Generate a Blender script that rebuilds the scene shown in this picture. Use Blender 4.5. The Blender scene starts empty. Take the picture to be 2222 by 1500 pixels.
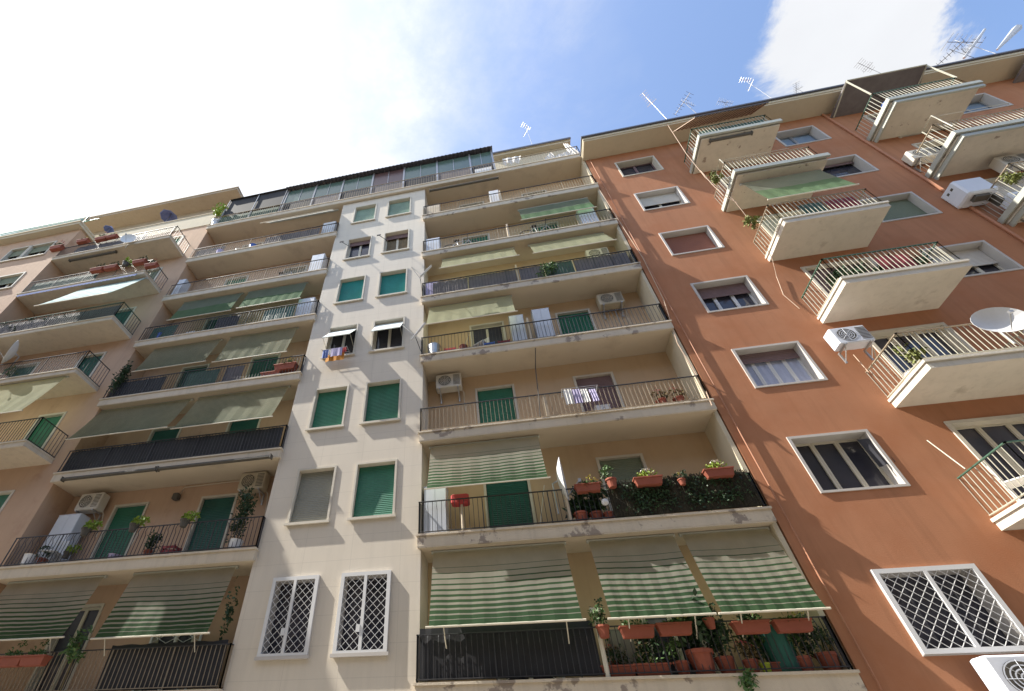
import bpy, math, random
from mathutils import Vector, Matrix
random.seed(7)
rad = math.radians
scene = bpy.context.scene
COL = scene.collection

# ------------------------------------------------------------------ camera
R_ = Vector((0.98079012, 0.19500667, 0.00481127))
U_ = Vector((0.12641568, -0.65420788, 0.74567495))
F_ = Vector((-0.14855916, 0.7307424, 0.66629252))
FP, CX, CY, EYE = 998.788, 923.418, 830.178, Vector((0, 0, 2.5))
cam_d = bpy.data.cameras.new('camera')
cam = bpy.data.objects.new('camera', cam_d)
COL.objects.link(cam)
cam.matrix_world = Matrix(((R_.x, U_.x, -F_.x, EYE.x), (R_.y, U_.y, -F_.y, EYE.y), (R_.z, U_.z, -F_.z, EYE.z), (0, 0, 0, 1)))
cam_d.sensor_width = 36
cam_d.lens = 36 * FP / 2222
cam_d.shift_x = (1111 - CX) / 2222
cam_d.shift_y = (CY - 750) / 2222
cam_d.clip_end = 3000
scene.camera = cam


def at(x, y, Y=None, Z=None, X=None):
    """point of the real facade seen at a place of the survey photo, on a known plane"""
    d = F_ + (x - CX) / FP * R_ - (y - CY) / FP * U_
    if Y is not None:
        t = Y / d.y
    elif Z is not None:
        t = (Z - EYE.z) / d.z
    else:
        t = X / d.x
    return EYE + d * t


# ------------------------------------------------------------------ light and sky
SUN_EL, SUN_AZ = 51.0, -99.5      # degrees; azimuth clockwise from +Y (into the facade); -90 = along the street from the left
scene.view_settings.view_transform = 'Standard'
scene.view_settings.look = 'None'
scene.view_settings.gamma = 1
scene.view_settings.exposure = 1.27
sd = Vector((math.sin(rad(SUN_AZ)) * math.cos(rad(SUN_EL)), math.cos(rad(SUN_AZ)) * math.cos(rad(SUN_EL)), math.sin(rad(SUN_EL))))
sl = bpy.data.lights.new('sun', 'SUN')
sl.energy = 5.0
sl.angle = rad(0.5)
sl.color = (1, 0.95, 0.86)
so = bpy.data.objects.new('sun', sl)
COL.objects.link(so)
so.rotation_euler = (-sd).to_track_quat('-Z', 'Y').to_euler()

world = bpy.data.worlds.new('World')
scene.world = world
world.use_nodes = True
wn = world.node_tree
for n in list(wn.nodes):
    wn.nodes.remove(n)


def wnode(t, **k):
    n = wn.nodes.new(t)
    for a, b in k.items():
        setattr(n, a, b)
    return n


def wmath(op, a, b=None, c=None, clamp=False):
    n = wnode('ShaderNodeMath', operation=op, use_clamp=clamp)
    for i, v in enumerate((a, b, c)):
        if v is None:
            continue
        if isinstance(v, (int, float)):
            n.inputs[i].default_value = v
        else:
            wn.links.new(v, n.inputs[i])
    return n.outputs[0]


sky = wnode('ShaderNodeTexSky', sky_type='NISHITA', sun_disc=False)
sky.sun_elevation = rad(SUN_EL)
sky.sun_rotation = rad(SUN_AZ)
sky.air_density = 1.0
sky.dust_density = 2.2
sky.ozone_density = 2.5
tc = wnode('ShaderNodeTexCoord')
sep = wnode('ShaderNodeSeparateXYZ')
wn.links.new(tc.outputs['Generated'], sep.inputs[0])
zz = wmath('MAXIMUM', sep.outputs[2], 0.06)
px = wmath('DIVIDE', sep.outputs[0], zz)
py = wmath('DIVIDE', sep.outputs[1], zz)
cmb = wnode('ShaderNodeCombineXYZ')
wn.links.new(px, cmb.inputs[0])
wn.links.new(py, cmb.inputs[1])


def wnoise(scale, detail=8, rough=0.6, off=(0, 0, 0), dist=0.0):
    mp = wnode('ShaderNodeMapping')
    mp.inputs['Location'].default_value = off
    wn.links.new(cmb.outputs[0], mp.inputs[0])
    n = wnode('ShaderNodeTexNoise')
    n.inputs['Scale'].default_value = scale
    n.inputs['Detail'].default_value = detail
    n.inputs['Roughness'].default_value = rough
    n.inputs['Distortion'].default_value = dist
    wn.links.new(mp.outputs[0], n.inputs['Vector'])
    return n.outputs['Fac']


def blob(cx, cy, rx, ry, rot, edge, nz, namp):
    """soft elliptical cloud in the cloud-layer plane; edge is roughened by noise"""
    c, s = math.cos(rot), math.sin(rot)
    dx = wmath('SUBTRACT', px, cx)
    dy = wmath('SUBTRACT', py, cy)
    u = wmath('DIVIDE', wmath('ADD', wmath('MULTIPLY', dx, c), wmath('MULTIPLY', dy, s)), rx)
    v = wmath('DIVIDE', wmath('SUBTRACT', wmath('MULTIPLY', dy, c), wmath('MULTIPLY', dx, s)), ry)
    r = wmath('SQRT', wmath('ADD', wmath('MULTIPLY', u, u), wmath('MULTIPLY', v, v)))
    r = wmath('ADD', r, wmath('MULTIPLY', wmath('SUBTRACT', nz, 0.5), namp))
    m = wmath('DIVIDE', wmath('SUBTRACT', 1 + edge / 2, r), edge, clamp=True)
    return wmath('SMOOTH_MIN', wmath('MULTIPLY', m, m), 1, 0.05) if False else wmath('MULTIPLY', m, wmath('MULTIPLY', m, wmath('SUBTRACT', 3, wmath('MULTIPLY', m, 2))))


def pl(x, y):
    d = F_ + (x - CX) / FP * R_ - (y - CY) / FP * U_
    return d.x / d.z, d.y / d.z


n_big = wnoise(1.7, 10, 0.64, dist=0.3)
n_fine = wnoise(5.0, 10, 0.66, dist=0.4)
a0 = pl(250, 150)
big = blob(a0[0] - 0.75, a0[1] + 0.15, 1.22, 1.75, 0.2, 0.7, n_big, 1.5)
c1, c2 = pl(1870, 60), pl(1870, 330)
SM_ROT = math.atan2(-(c2[0] - c1[0]), c2[1] - c1[1])
small = blob((c1[0] + c2[0]) / 2, (c1[1] + c2[1]) / 2, 0.135, 0.42, SM_ROT, 0.55, n_fine, 2.6)
wisp = wmath('MULTIPLY', wmath('SUBTRACT', wnoise(1.1, 6, 0.6, (3, 1, 0)), 0.52, clamp=True), 1.0, clamp=True)
cov = wmath('MAXIMUM', wmath('MAXIMUM', big, small), wisp, clamp=True)
shade = wmath('ADD', 0.70, wmath('MULTIPLY', wnoise(1.6, 7, 0.55, (7, 2, 0)), 0.36))
bright = wmath('ADD', shade, wmath('MULTIPLY', wmath('MULTIPLY', big, big), 0.34))
ccol = wnode('ShaderNodeMix', data_type='RGBA', blend_type='MULTIPLY')
ccol.inputs[0].default_value = 1
ccol.inputs[6].default_value = (0.94, 0.96, 1.0, 1)
wn.links.new(bright, ccol.inputs[7])
SKY_K, CLOUD_K = 0.15, 0.46
b1 = wnode('ShaderNodeBackground')
b1.inputs[1].default_value = SKY_K
wn.links.new(sky.outputs[0], b1.inputs[0])
b2 = wnode('ShaderNodeBackground')
b2.inputs[1].default_value = CLOUD_K
wn.links.new(ccol.outputs[2], b2.inputs[0])
mx = wnode('ShaderNodeMixShader')
wn.links.new(cov, mx.inputs[0])
wn.links.new(b1.outputs[0], mx.inputs[1])
wn.links.new(b2.outputs[0], mx.inputs[2])
wo = wnode('ShaderNodeOutputWorld')
wn.links.new(mx.outputs[0], wo.inputs[0])

# ------------------------------------------------------------------ materials
M = {}


def newmat(name):
    m = bpy.data.materials.new(name)
    m.use_nodes = True
    nt = m.node_tree
    bs = nt.nodes['Principled BSDF']
    M[name] = m
    return m, nt, bs


def nd(nt, t, **k):
    n = nt.nodes.new(t)
    for a, b in k.items():
        setattr(n, a, b)
    return n


def noise(nt, scale, detail=4, rough=0.55, stretch=None, off=(0, 0, 0)):
    g = nd(nt, 'ShaderNodeNewGeometry')
    mp = nd(nt, 'ShaderNodeMapping')
    mp.inputs['Location'].default_value = off
    if stretch:
        mp.inputs['Scale'].default_value = stretch
    nt.links.new(g.outputs['Position'], mp.inputs[0])
    n = nd(nt, 'ShaderNodeTexNoise')
    n.inputs['Scale'].default_value = scale
    n.inputs['Detail'].default_value = detail
    n.inputs['Roughness'].default_value = rough
    nt.links.new(mp.outputs[0], n.inputs['Vector'])
    return n.outputs['Fac']


def ramp(nt, fac, a, b):
    r = nd(nt, 'ShaderNodeMapRange')
    r.inputs[1].default_value = a
    r.inputs[2].default_value = b
    nt.links.new(fac, r.inputs[0])
    return r.outputs[0]


def mixc(nt, fac, a, b, mode='MIX'):
    n = nd(nt, 'ShaderNodeMix', data_type='RGBA', blend_type=mode)
    if isinstance(fac, float):
        n.inputs[0].default_value = fac
    else:
        nt.links.new(fac, n.inputs[0])
    for i, v in ((6, a), (7, b)):
        if isinstance(v, tuple):
            n.inputs[i].default_value = (*v, 1)
        else:
            nt.links.new(v, n.inputs[i])
    return n.outputs[2]


def smat(name, col, rough=0.7, var=0.12, scale=3.0, bump=0.0, bscale=60, metal=0.0, streak=0.0, stain=None, stain_lo=0.58, stain_hi=0.72, stain_scale=0.8, spec=0.4, joints=None):
    m, nt, bs = newmat(name)
    dark = tuple(c * (1 - var) for c in col)
    lite = tuple(min(1, c * (1 + var)) for c in col)
    c = mixc(nt, noise(nt, scale, 5), dark, lite)
    c = mixc(nt, ramp(nt, noise(nt, scale * 0.17, 3, off=(3, 5, 1)), 0.35, 0.65), c, mixc(nt, 1.0, c, tuple(1 - var * 0.7 for _ in range(3)), 'MULTIPLY'))
    if streak:
        s = ramp(nt, noise(nt, 3.0, 6, 0.65, (1.6, 1.6, 0.12)), 0.48, 0.75)
        s2 = nd(nt, 'ShaderNodeMath', operation='MULTIPLY')
        s2.inputs[1].default_value = streak
        nt.links.new(s, s2.inputs[0])
        c = mixc(nt, s2.outputs[0], c, tuple(x * 0.55 for x in col))
    if stain:
        s = ramp(nt, noise(nt, stain_scale, 8, 0.62, off=(11, 2, 7)), stain_lo, stain_hi)
        c = mixc(nt, s, c, stain)
    if joints:
        jx, jz = joints
        g = nd(nt, 'ShaderNodeNewGeometry')
        sp = nd(nt, 'ShaderNodeSeparateXYZ')
        nt.links.new(g.outputs['Position'], sp.inputs[0])
        outs = []
        for ax, per, ph in ((0, jx, 0.22), (2, jz, 0.1)):
            a = nd(nt, 'ShaderNodeMath', operation='DIVIDE')
            nt.links.new(sp.outputs[ax], a.inputs[0])
            a.inputs[1].default_value = per
            b = nd(nt, 'ShaderNodeMath', operation='ADD')
            nt.links.new(a.outputs[0], b.inputs[0])
            b.inputs[1].default_value = ph + 50
            f = nd(nt, 'ShaderNodeMath', operation='FRACT')
            nt.links.new(b.outputs[0], f.inputs[0])
            l = nd(nt, 'ShaderNodeMath', operation='LESS_THAN')
            nt.links.new(f.outputs[0], l.inputs[0])
            l.inputs[1].default_value = 0.016 / per
            outs.append(l.outputs[0])
        mxn = nd(nt, 'ShaderNodeMath', operation='MAXIMUM')
        nt.links.new(outs[0], mxn.inputs[0])
        nt.links.new(outs[1], mxn.inputs[1])
        q = nd(nt, 'ShaderNodeMath', operation='MULTIPLY')
        q.inputs[1].default_value = 0.2
        nt.links.new(mxn.outputs[0], q.inputs[0])
        c = mixc(nt, q.outputs[0], c, tuple(x * 0.5 for x in col))
    nt.links.new(c, bs.inputs['Base Color'])
    bs.inputs['Roughness'].default_value = rough
    bs.inputs['Metallic'].default_value = metal
    bs.inputs['Specular IOR Level'].default_value = spec
    if bump:
        b = nd(nt, 'ShaderNodeBump')
        b.inputs['Strength'].default_value = bump
        b.inputs['Distance'].default_value = 0.02
        nt.links.new(noise(nt, bscale, 4), b.inputs['Height'])
        nt.links.new(b.outputs[0], bs.inputs['Normal'])
    return m


smat('orange_stucco', (0.44, 0.205, 0.113), 0.92, 0.10, 1.6, 0.13, 40, streak=0.40, stain=(0.39, 0.165, 0.085), stain_lo=0.46, stain_hi=0.72, spec=0.15)
smat('peach_plaster', (0.54, 0.37, 0.255), 0.9, 0.10, 1.2, 0.3, 60, streak=0.22, stain=(0.40, 0.25, 0.17), spec=0.2)
smat('loggia_plaster', (0.54, 0.385, 0.24), 0.9, 0.10, 1.2, 0.3, 60, streak=0.18, stain=(0.54, 0.40, 0.26), stain_lo=0.45, stain_hi=0.7, spec=0.2)
smat('strip_travertine', (0.66, 0.595, 0.50), 0.85, 0.05, 0.9, 0.12, 50, streak=0.16, spec=0.25, joints=(1.25, 0.62))
smat('soffit_paint', (0.60, 0.51, 0.39), 0.9, 0.07, 0.9, 0.1, 40, streak=0.0, stain=(0.42, 0.34, 0.26), stain_lo=0.55, stain_hi=0.8, spec=0.2)
smat('slab_plaster', (0.61, 0.53, 0.42), 0.9, 0.10, 2.0, 0.4, 30, streak=0.35, stain=(0.30, 0.25, 0.21), stain_lo=0.585, stain_hi=0.63, stain_scale=2.2, spec=0.2)
smat('slab_clean', (0.62, 0.54, 0.43), 0.9, 0.08, 2.0, 0.3, 30, streak=0.35, stain=(0.48, 0.39, 0.31), stain_lo=0.6, stain_hi=0.75, stain_scale=1.2, spec=0.2)
smat('slab_pale', (0.68, 0.63, 0.54), 0.9, 0.08, 2.0, 0.3, 30, streak=0.3, stain=(0.45, 0.40, 0.33), stain_lo=0.62, stain_hi=0.75, stain_scale=1.5, spec=0.2)
smat('attic_plaster', (0.40, 0.34, 0.26), 0.9, 0.1, 1.0, 0.2, 40, streak=0.3, spec=0.2)
smat('slab_cracked', (0.64, 0.58, 0.48), 0.9, 0.10, 2.0, 0.3, 30, streak=0.3, stain=(0.33, 0.27, 0.22), stain_lo=0.62, stain_hi=0.66, stain_scale=3.4, spec=0.2)
smat('cornice_paint', (0.57, 0.50, 0.37), 0.9, 0.07, 0.8, 0.15, 40, streak=0.15, spec=0.2)
smat('grey_moulding', (0.42, 0.43, 0.38), 0.6, 0.12, 3.0, 0.1, 40)
smat('stone_frame', (0.60, 0.55, 0.46), 0.7, 0.14, 5.0, 0.2, 40, spec=0.3)
smat('jamb_white', (0.50, 0.47, 0.44), 0.6, 0.07, 5.0, spec=0.3)
smat('white_paint', (0.66, 0.66, 0.66), 0.45, 0.04, 6.0)
smat('cream_frame', (0.62, 0.57, 0.46), 0.5, 0.06, 6.0)
smat('roof_metal', (0.09, 0.09, 0.11), 0.5, 0.2, 4.0)
smat('iron', (0.055, 0.055, 0.06), 0.5, 0.3, 12.0, metal=0.2)
smat('rusty_iron', (0.30, 0.24, 0.17), 0.7, 0.35, 9.0)
smat('cream_iron', (0.46, 0.44, 0.36), 0.5, 0.14, 8.0)
smat('green_iron', (0.06, 0.13, 0.09), 0.5, 0.2, 9.0)
smat('shutter_green', (0.03, 0.18, 0.11), 0.45, 0.28, 3.0, streak=0.35)
smat('shutter_teal', (0.03, 0.27, 0.25), 0.45, 0.28, 3.0, streak=0.35)
smat('shutter_dark_green', (0.02, 0.11, 0.085), 0.5, 0.28, 3.0, streak=0.35)
smat('shutter_pale', (0.28, 0.40, 0.33), 0.5, 0.28, 3.0, streak=0.35)
smat('shutter_olive', (0.20, 0.235, 0.17), 0.5, 0.1, 3.0)
smat('shutter_grey', (0.24, 0.24, 0.20), 0.5, 0.1, 3.0)
smat('shutter_brown', (0.20, 0.13, 0.13), 0.55, 0.12, 4.0)
smat('shutter_red', (0.30, 0.125, 0.085), 0.55, 0.1, 4.0)
smat('shutter_cream', (0.60, 0.57, 0.52), 0.5, 0.08, 4.0)
smat('shutter_white', (0.72, 0.78, 0.76), 0.4, 0.05, 4.0)
smat('dark_room', (0.022, 0.018, 0.018), 0.9, 0.3, 3.0)
smat('curtain_blue', (0.42, 0.46, 0.60), 0.85, 0.12, 4.0)
smat('curtain_brown', (0.20, 0.15, 0.09), 0.85, 0.4, 6.0)
smat('screen_black', (0.028, 0.028, 0.032), 0.75, 0.35, 5.0, streak=0.3)
smat('screen_grey', (0.17, 0.15, 0.15), 0.8, 0.25, 6.0, streak=0.3)
smat('screen_green', (0.06, 0.115, 0.085), 0.8, 0.25, 5.0)
smat('reed_mat', (0.05, 0.043, 0.026), 0.95, 0.7, 22.0, 0.8, 50)
smat('terracotta', (0.30, 0.085, 0.05), 0.75, 0.18, 8.0)
smat('plastic_white', (0.70, 0.70, 0.70), 0.4, 0.05, 6.0)
smat('cabinet_white', (0.60, 0.63, 0.68), 0.45, 0.05, 6.0)
smat('ac_casing', (0.60, 0.56, 0.48), 0.5, 0.08, 5.0)
smat('cabinet_yellowed', (0.50, 0.43, 0.31), 0.6, 0.15, 5.0, streak=0.4)
smat('ac_white', (0.68, 0.71, 0.78), 0.45, 0.06, 5.0)
smat('ac_dark', (0.10, 0.09, 0.075), 0.7, 0.2, 10.0)
smat('steel', (0.45, 0.45, 0.45), 0.35, 0.1, 8.0, metal=0.7)
smat('alu_white', (0.40, 0.41, 0.42), 0.35, 0.04, 8.0, metal=0.1)
smat('cable', (0.50, 0.36, 0.26), 0.7, 0.1, 8.0)
smat('cable_dark', (0.07, 0.06, 0.05), 0.7, 0.1, 8.0)
smat('pipe_paint', (0.40, 0.18, 0.10), 0.6, 0.12, 6.0)
smat('leaf_green', (0.07, 0.14, 0.035), 0.6, 0.5, 9.0)
smat('leaf_dark', (0.035, 0.075, 0.03), 0.6, 0.5, 9.0)
smat('leaf_lime', (0.25, 0.36, 0.04), 0.6, 0.35, 9.0)
smat('leaf_olive', (0.17, 0.19, 0.045), 0.7, 0.5, 9.0)
smat('leaf_dry', (0.16, 0.12, 0.05), 0.8, 0.5, 9.0)
smat('petal_yellow', (0.62, 0.52, 0.08), 0.6, 0.2, 9.0)
smat('petal_red', (0.45, 0.10, 0.10), 0.6, 0.3, 9.0)
smat('petal_white', (0.75, 0.73, 0.66), 0.6, 0.1, 9.0)
smat('cloth_white', (0.74, 0.72, 0.69), 0.9, 0.08, 5.0)
smat('cloth_blue', (0.12, 0.17, 0.38), 0.9, 0.15, 5.0)
smat('cloth_red', (0.45, 0.06, 0.06), 0.9, 0.15, 5.0)
smat('cloth_dark', (0.05, 0.05, 0.06), 0.9, 0.15, 5.0)
smat('cloth_orange', (0.65, 0.30, 0.06), 0.9, 0.15, 5.0)
smat('cloth_lilac', (0.42, 0.38, 0.55), 0.9, 0.15, 5.0)
smat('blue_plastic', (0.05, 0.12, 0.42), 0.5, 0.15, 5.0)
smat('rug_red', (0.28, 0.05, 0.06), 0.9, 0.4, 14.0)
smat('lime_plastic', (0.45, 0.55, 0.05), 0.5, 0.1, 5.0)
smat('wood_slats', (0.22, 0.10, 0.055), 0.7, 0.25, 7.0)
smat('asphalt', (0.13, 0.12, 0.105), 0.9, 0.2, 2.0, 0.4, 80)
smat('pavement_stone', (0.36, 0.33, 0.28), 0.85, 0.12, 2.0, 0.3, 50)
smat('kerb_stone', (0.45, 0.43, 0.40), 0.8, 0.12, 2.0, 0.3, 50)


def glassmat(name, col, rough=0.06):
    m, nt, bs = newmat(name)
    bs.inputs['Base Color'].default_value = (*col, 1)
    bs.inputs['Roughness'].default_value = rough
    bs.inputs['Specular IOR Level'].default_value = 0.5


smat('window_glass', (0.06, 0.06, 0.08), 0.07, 0.7, 1.1, spec=0.5)  # mottled tones in the colour stand in for varied reflections in the panes
glassmat('veranda_glass', (0.09, 0.14, 0.115), 0.2)
glassmat('veranda_red', (0.10, 0.055, 0.05), 0.3)
glassmat('skyblue_glass', (0.20, 0.27, 0.36), 0.1)


def awning_mat(name, n, cream, green, d0, d1, transl=0.82, rib=False):
    """striped cloth: v runs down the slope, the dark bands widen downwards until the hem is plain"""
    m, nt, bs = newmat(name)
    uv = nd(nt, 'ShaderNodeUVMap')
    sp = nd(nt, 'ShaderNodeSeparateXYZ')
    nt.links.new(uv.outputs[0], sp.inputs[0])

    def mm(op, a, b, clamp=False):
        x = nd(nt, 'ShaderNodeMath', operation=op, use_clamp=clamp)
        for i, v in enumerate((a, b)):
            if isinstance(v, (int, float)):
                x.inputs[i].default_value = v
            elif v is not None:
                nt.links.new(v, x.inputs[i])
        return x.outputs[0]
    fr = mm('FRACT', mm('MULTIPLY', sp.outputs[1], n), None)
    duty = mm('MAXIMUM', mm('ADD', mm('MULTIPLY', sp.outputs[1], d1 - d0), d0), mm('MULTIPLY', mm('GREATER_THAN', sp.outputs[1], 1 - 1.1 / n), 1.1))
    dk = mm('LESS_THAN', fr, duty)
    c = mixc(nt, dk, cream, green)
    c = mixc(nt, ramp(nt, noise(nt, 1.7, 6, 0.6), 0.3, 0.7), mixc(nt, 1.0, c, (0.84, 0.84, 0.82), 'MULTIPLY'), c)
    nt.links.new(c, bs.inputs['Base Color'])
    bs.inputs['Roughness'].default_value = 0.85
    tr = nd(nt, 'ShaderNodeBsdfTranslucent')
    nt.links.new(c, tr.inputs[0])
    mx = nd(nt, 'ShaderNodeMixShader')
    mx.inputs[0].default_value = transl
    nt.links.new(bs.outputs[0], mx.inputs[1])
    nt.links.new(tr.outputs[0], mx.inputs[2])
    nt.links.new(mx.outputs[0], nt.nodes['Material Output'].inputs[0])


awning_mat('awning_bold', 14, (0.76, 0.74, 0.63), (0.12, 0.24, 0.115), -0.15, 0.86)
awning_mat('awning_fine', 26, (0.76, 0.75, 0.58), (0.19, 0.29, 0.17), 0.2, 0.5)
awning_mat('awning_plain', 30, (0.76, 0.78, 0.55), (0.66, 0.70, 0.47), 0.3, 0.5, 0.8)
awning_mat('awning_green', 2, (0.40, 0.47, 0.37), (0.26, 0.42, 0.24), 0.0, 0.6, 0.75)
awning_mat('awning_white', 30, (0.80, 0.80, 0.74), (0.66, 0.66, 0.60), 0.3, 0.4, 0.5)
awning_mat('awning_teal', 6, (0.55, 0.72, 0.70), (0.20, 0.42, 0.45), 0.2, 0.4, 0.5)

# ------------------------------------------------------------------ mesh helpers
LOC = {}


def top_of(o):
    while o.parent:
        o = o.parent
    return o


class MB:
    def __init__(s):
        s.v, s.f, s.uv = [], [], []

    def face(s, pts, uv=None):
        i = len(s.v)
        s.v += [Vector(p) for p in pts]
        s.f.append(list(range(i, i + len(pts))))
        s.uv.append(uv or [(0, 0)] * len(pts))
        return s

    def box(s, x0, x1, y0, y1, z0, z1):
        x0, x1 = min(x0, x1), max(x0, x1)
        y0, y1 = min(y0, y1), max(y0, y1)
        z0, z1 = min(z0, z1), max(z0, z1)
        return s.hexa([(x0, y0, z0), (x1, y0, z0), (x1, y1, z0), (x0, y1, z0), (x0, y0, z1), (x1, y0, z1), (x1, y1, z1), (x0, y1, z1)])

    def hexa(s, p):
        i = len(s.v)
        s.v += [Vector(q) for q in p]
        for f in ((0, 3, 2, 1), (4, 5, 6, 7), (0, 1, 5, 4), (1, 2, 6, 5), (2, 3, 7, 6), (3, 0, 4, 7)):
            s.f.append([i + k for k in f])
            s.uv.append([(0, 0)] * 4)
        return s

    def bev(s, x0, x1, y0, y1, z0, z1, b):
        """box with chamfered vertical and top edges"""
        def ring(z, e):
            return [(x0 + b + e, y0 + e, z), (x1 - b - e, y0 + e, z), (x1 - e, y0 + b + e, z), (x1 - e, y1 - b - e, z), (x1 - b - e, y1 - e, z), (x0 + b + e, y1 - e, z), (x0 + e, y1 - b - e, z), (x0 + e, y0 + b + e, z)]
        rs = [ring(z0, b), ring(z0 + b, 0), ring(z1 - b, 0), ring(z1, b)]
        i = len(s.v)
        for r in rs:
            s.v += [Vector(p) for p in r]
        for k in range(3):
            for j in range(8):
                a = i + k * 8
                s.f.append([a + j, a + (j + 1) % 8, a + 8 + (j + 1) % 8, a + 8 + j])
                s.uv.append([(0, 0)] * 4)
        s.f.append([i + 7 - j for j in range(8)])
        s.uv.append([(0, 0)] * 8)
        s.f.append([i + 24 + j for j in range(8)])
        s.uv.append([(0, 0)] * 8)
        return s

    def tube(s, pts, r, n=5, r1=None, caps=True):
        pts = [Vector(p) for p in pts]
        i = len(s.v)
        up0 = None
        for k, p in enumerate(pts):
            d = (pts[min(k + 1, len(pts) - 1)] - pts[max(k - 1, 0)]).normalized()
            a = Vector((0, 0, 1)) if abs(d.z) < 0.9 else Vector((1, 0, 0))
            u = d.cross(a).normalized()
            w = d.cross(u)
            rr = r if r1 is None else r + (r1 - r) * k / max(1, len(pts) - 1)
            for j in range(n):
                t = 2 * math.pi * (j + 0.5) / n
                s.v.append(p + (u * math.cos(t) + w * math.sin(t)) * rr)
        for k in range(len(pts) - 1):
            for j in range(n):
                a = i + k * n
                s.f.append([a + j, a + (j + 1) % n, a + n + (j + 1) % n, a + n + j])
                s.uv.append([(0, 0)] * 4)
        if caps:
            s.f.append([i + n - 1 - j for j in range(n)])
            s.uv.append([(0, 0)] * n)
            e = i + (len(pts) - 1) * n
            s.f.append([e + j for j in range(n)])
            s.uv.append([(0, 0)] * n)
        return s

    def disc_ring(s, c, u, w, r0, r1, n=20):
        c, u, w = Vector(c), Vector(u), Vector(w)
        for j in range(n):
            a, b = 2 * math.pi * j / n, 2 * math.pi * (j + 1) / n
            P = lambda t, r: c + u * math.cos(t) * r + w * math.sin(t) * r
            if r0 <= 0:
                s.face([c, P(a, r1), P(b, r1)])
            else:
                s.face([P(a, r0), P(a, r1), P(b, r1), P(b, r0)])
        return s

    def lathe(s, c, prof, n=12):
        i = len(s.v)
        for r, z in prof:
            for j in range(n):
                t = 2 * math.pi * j / n
                s.v.append(Vector((c[0] + r * math.cos(t), c[1] + r * math.sin(t), c[2] + z)))
        for k in range(len(prof) - 1):
            for j in range(n):
                a = i + k * n
                s.f.append([a + j, a + (j + 1) % n, a + n + (j + 1) % n, a + n + j])
                s.uv.append([(0, 0)] * 4)
        s.f.append([i + n - 1 - j for j in range(n)])
        s.uv.append([(0, 0)] * n)
        return s

    def leaves(s, c, rx, ry, rz, n, size, droop=0.0, rng=random):
        """leaf-sized faces scattered through a few overlapping clumps"""
        c = Vector(c)
        cl = [(c + Vector((rng.uniform(-.65, .65) * rx, rng.uniform(-.65, .65) * ry, rng.uniform(-.6, .7) * rz)), rng.uniform(.25, .6)) for _ in range(max(3, int(n / 28)))]
        for _ in range(n):
            q, k = rng.choice(cl)
            d = Vector((rng.gauss(0, 1), rng.gauss(0, 1), rng.gauss(0, 1))).normalized() * (rng.random() ** 0.5) * k
            p = q + Vector((d.x * rx, d.y * ry, d.z * rz))
            a = Vector((rng.gauss(0, 1), rng.gauss(0, 1), rng.gauss(0, 1) - droop)).normalized()
            b = a.cross(Vector((rng.gauss(0, 1), rng.gauss(0, 1), rng.gauss(0, 1)))).normalized()
            l = size * rng.uniform(.6, 1.4)
            s.face([p, p + a * l * .5 + b * l * .25, p + a * l, p + a * l * .5 - b * l * .25])
        return s

    def build(s, name, mat, parent=None, smooth=False, loc=None, uv=False):
        me = bpy.data.meshes.new(name)
        if parent is not None:
            o0 = LOC.get(top_of(parent).name, Vector((0, 0, 0)))
        elif loc is not None:
            o0 = Vector(loc)
        else:
            xs = [p.x for p in s.v]; ys = [p.y for p in s.v]; zs = [p.z for p in s.v]
            o0 = Vector(((min(xs) + max(xs)) / 2, (min(ys) + max(ys)) / 2, min(zs)))
        me.from_pydata([tuple(p - o0) for p in s.v], [], s.f)
        if uv:
            lay = me.uv_layers.new(name='UVMap')
            k = 0
            for u in s.uv:
                for q in u:
                    lay.data[k].uv = q
                    k += 1
        me.materials.append(M[mat])
        if smooth:
            for p in me.polygons:
                p.use_smooth = True
        me.update()
        o = bpy.data.objects.new(name, me)
        COL.objects.link(o)
        if parent is None:
            o.location = o0
            LOC[o.name] = o0
        else:
            o.parent = parent
        return o


def tag(o, label=None, cat=None, group=None, kind=None):
    for k, v in (('label', label), ('category', cat), ('group', group), ('kind', kind)):
        if v:
            o[k] = v
    return o


def thing(name, label, cat, loc=(0, 0, 0), group=None):
    o = bpy.data.objects.new(name, None)
    o.empty_display_size = 0.2
    COL.objects.link(o)
    o.location = loc
    LOC[o.name] = Vector(loc)
    return tag(o, label, cat, group)


def copy_tree(o, parent=None):
    c = o.copy()
    COL.objects.link(c)
    c.parent = parent
    for ch in list(o.children):
        copy_tree(ch, c)
    return c


PROTO = {}


def place(key, maker, loc, label, group=None, rz=0.0, scale=(1, 1, 1), rx=0.0):
    """first call builds the thing at the origin, later calls copy it with its parts"""
    if key not in PROTO:
        PROTO[key] = maker()
        o = PROTO[key]
        g = o.get('group')
    else:
        o = copy_tree(PROTO[key])
    o.location = loc
    o.rotation_euler = (rx, 0, rz)
    o.scale = scale
    o['label'] = label
    if group:
        o['group'] = group
    LOC[o.name] = Vector(loc)
    return o


# ------------------------------------------------------------------ setting: ground and street
tag(MB().box(-400, 400, -400, 400, -1.0, -0.15).build('ground', 'asphalt'), kind='structure')
tag(MB().face([(-200, 7.2, -0.02), (-200, -5.8, -0.02), (200, -5.8, -0.02), (200, 7.2, -0.02)]).build('road', 'asphalt'), kind='structure')
tag(MB().box(-200, 200, 7.45, 10.2, -0.14, 0.1).build('pavement', 'pavement_stone'), kind='structure')
tag(MB().box(-200, 200, 7.2, 7.447, -0.14, 0.097).build('kerb', 'kerb_stone'), kind='structure')
tag(MB().box(-200, 200, -30, -6.05, -0.14, 0.1).build('pavement', 'pavement_stone'), kind='structure')
tag(MB().box(-200, 200, -6.047, -5.8, -0.14, 0.097).build('kerb', 'kerb_stone'), kind='structure')

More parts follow.
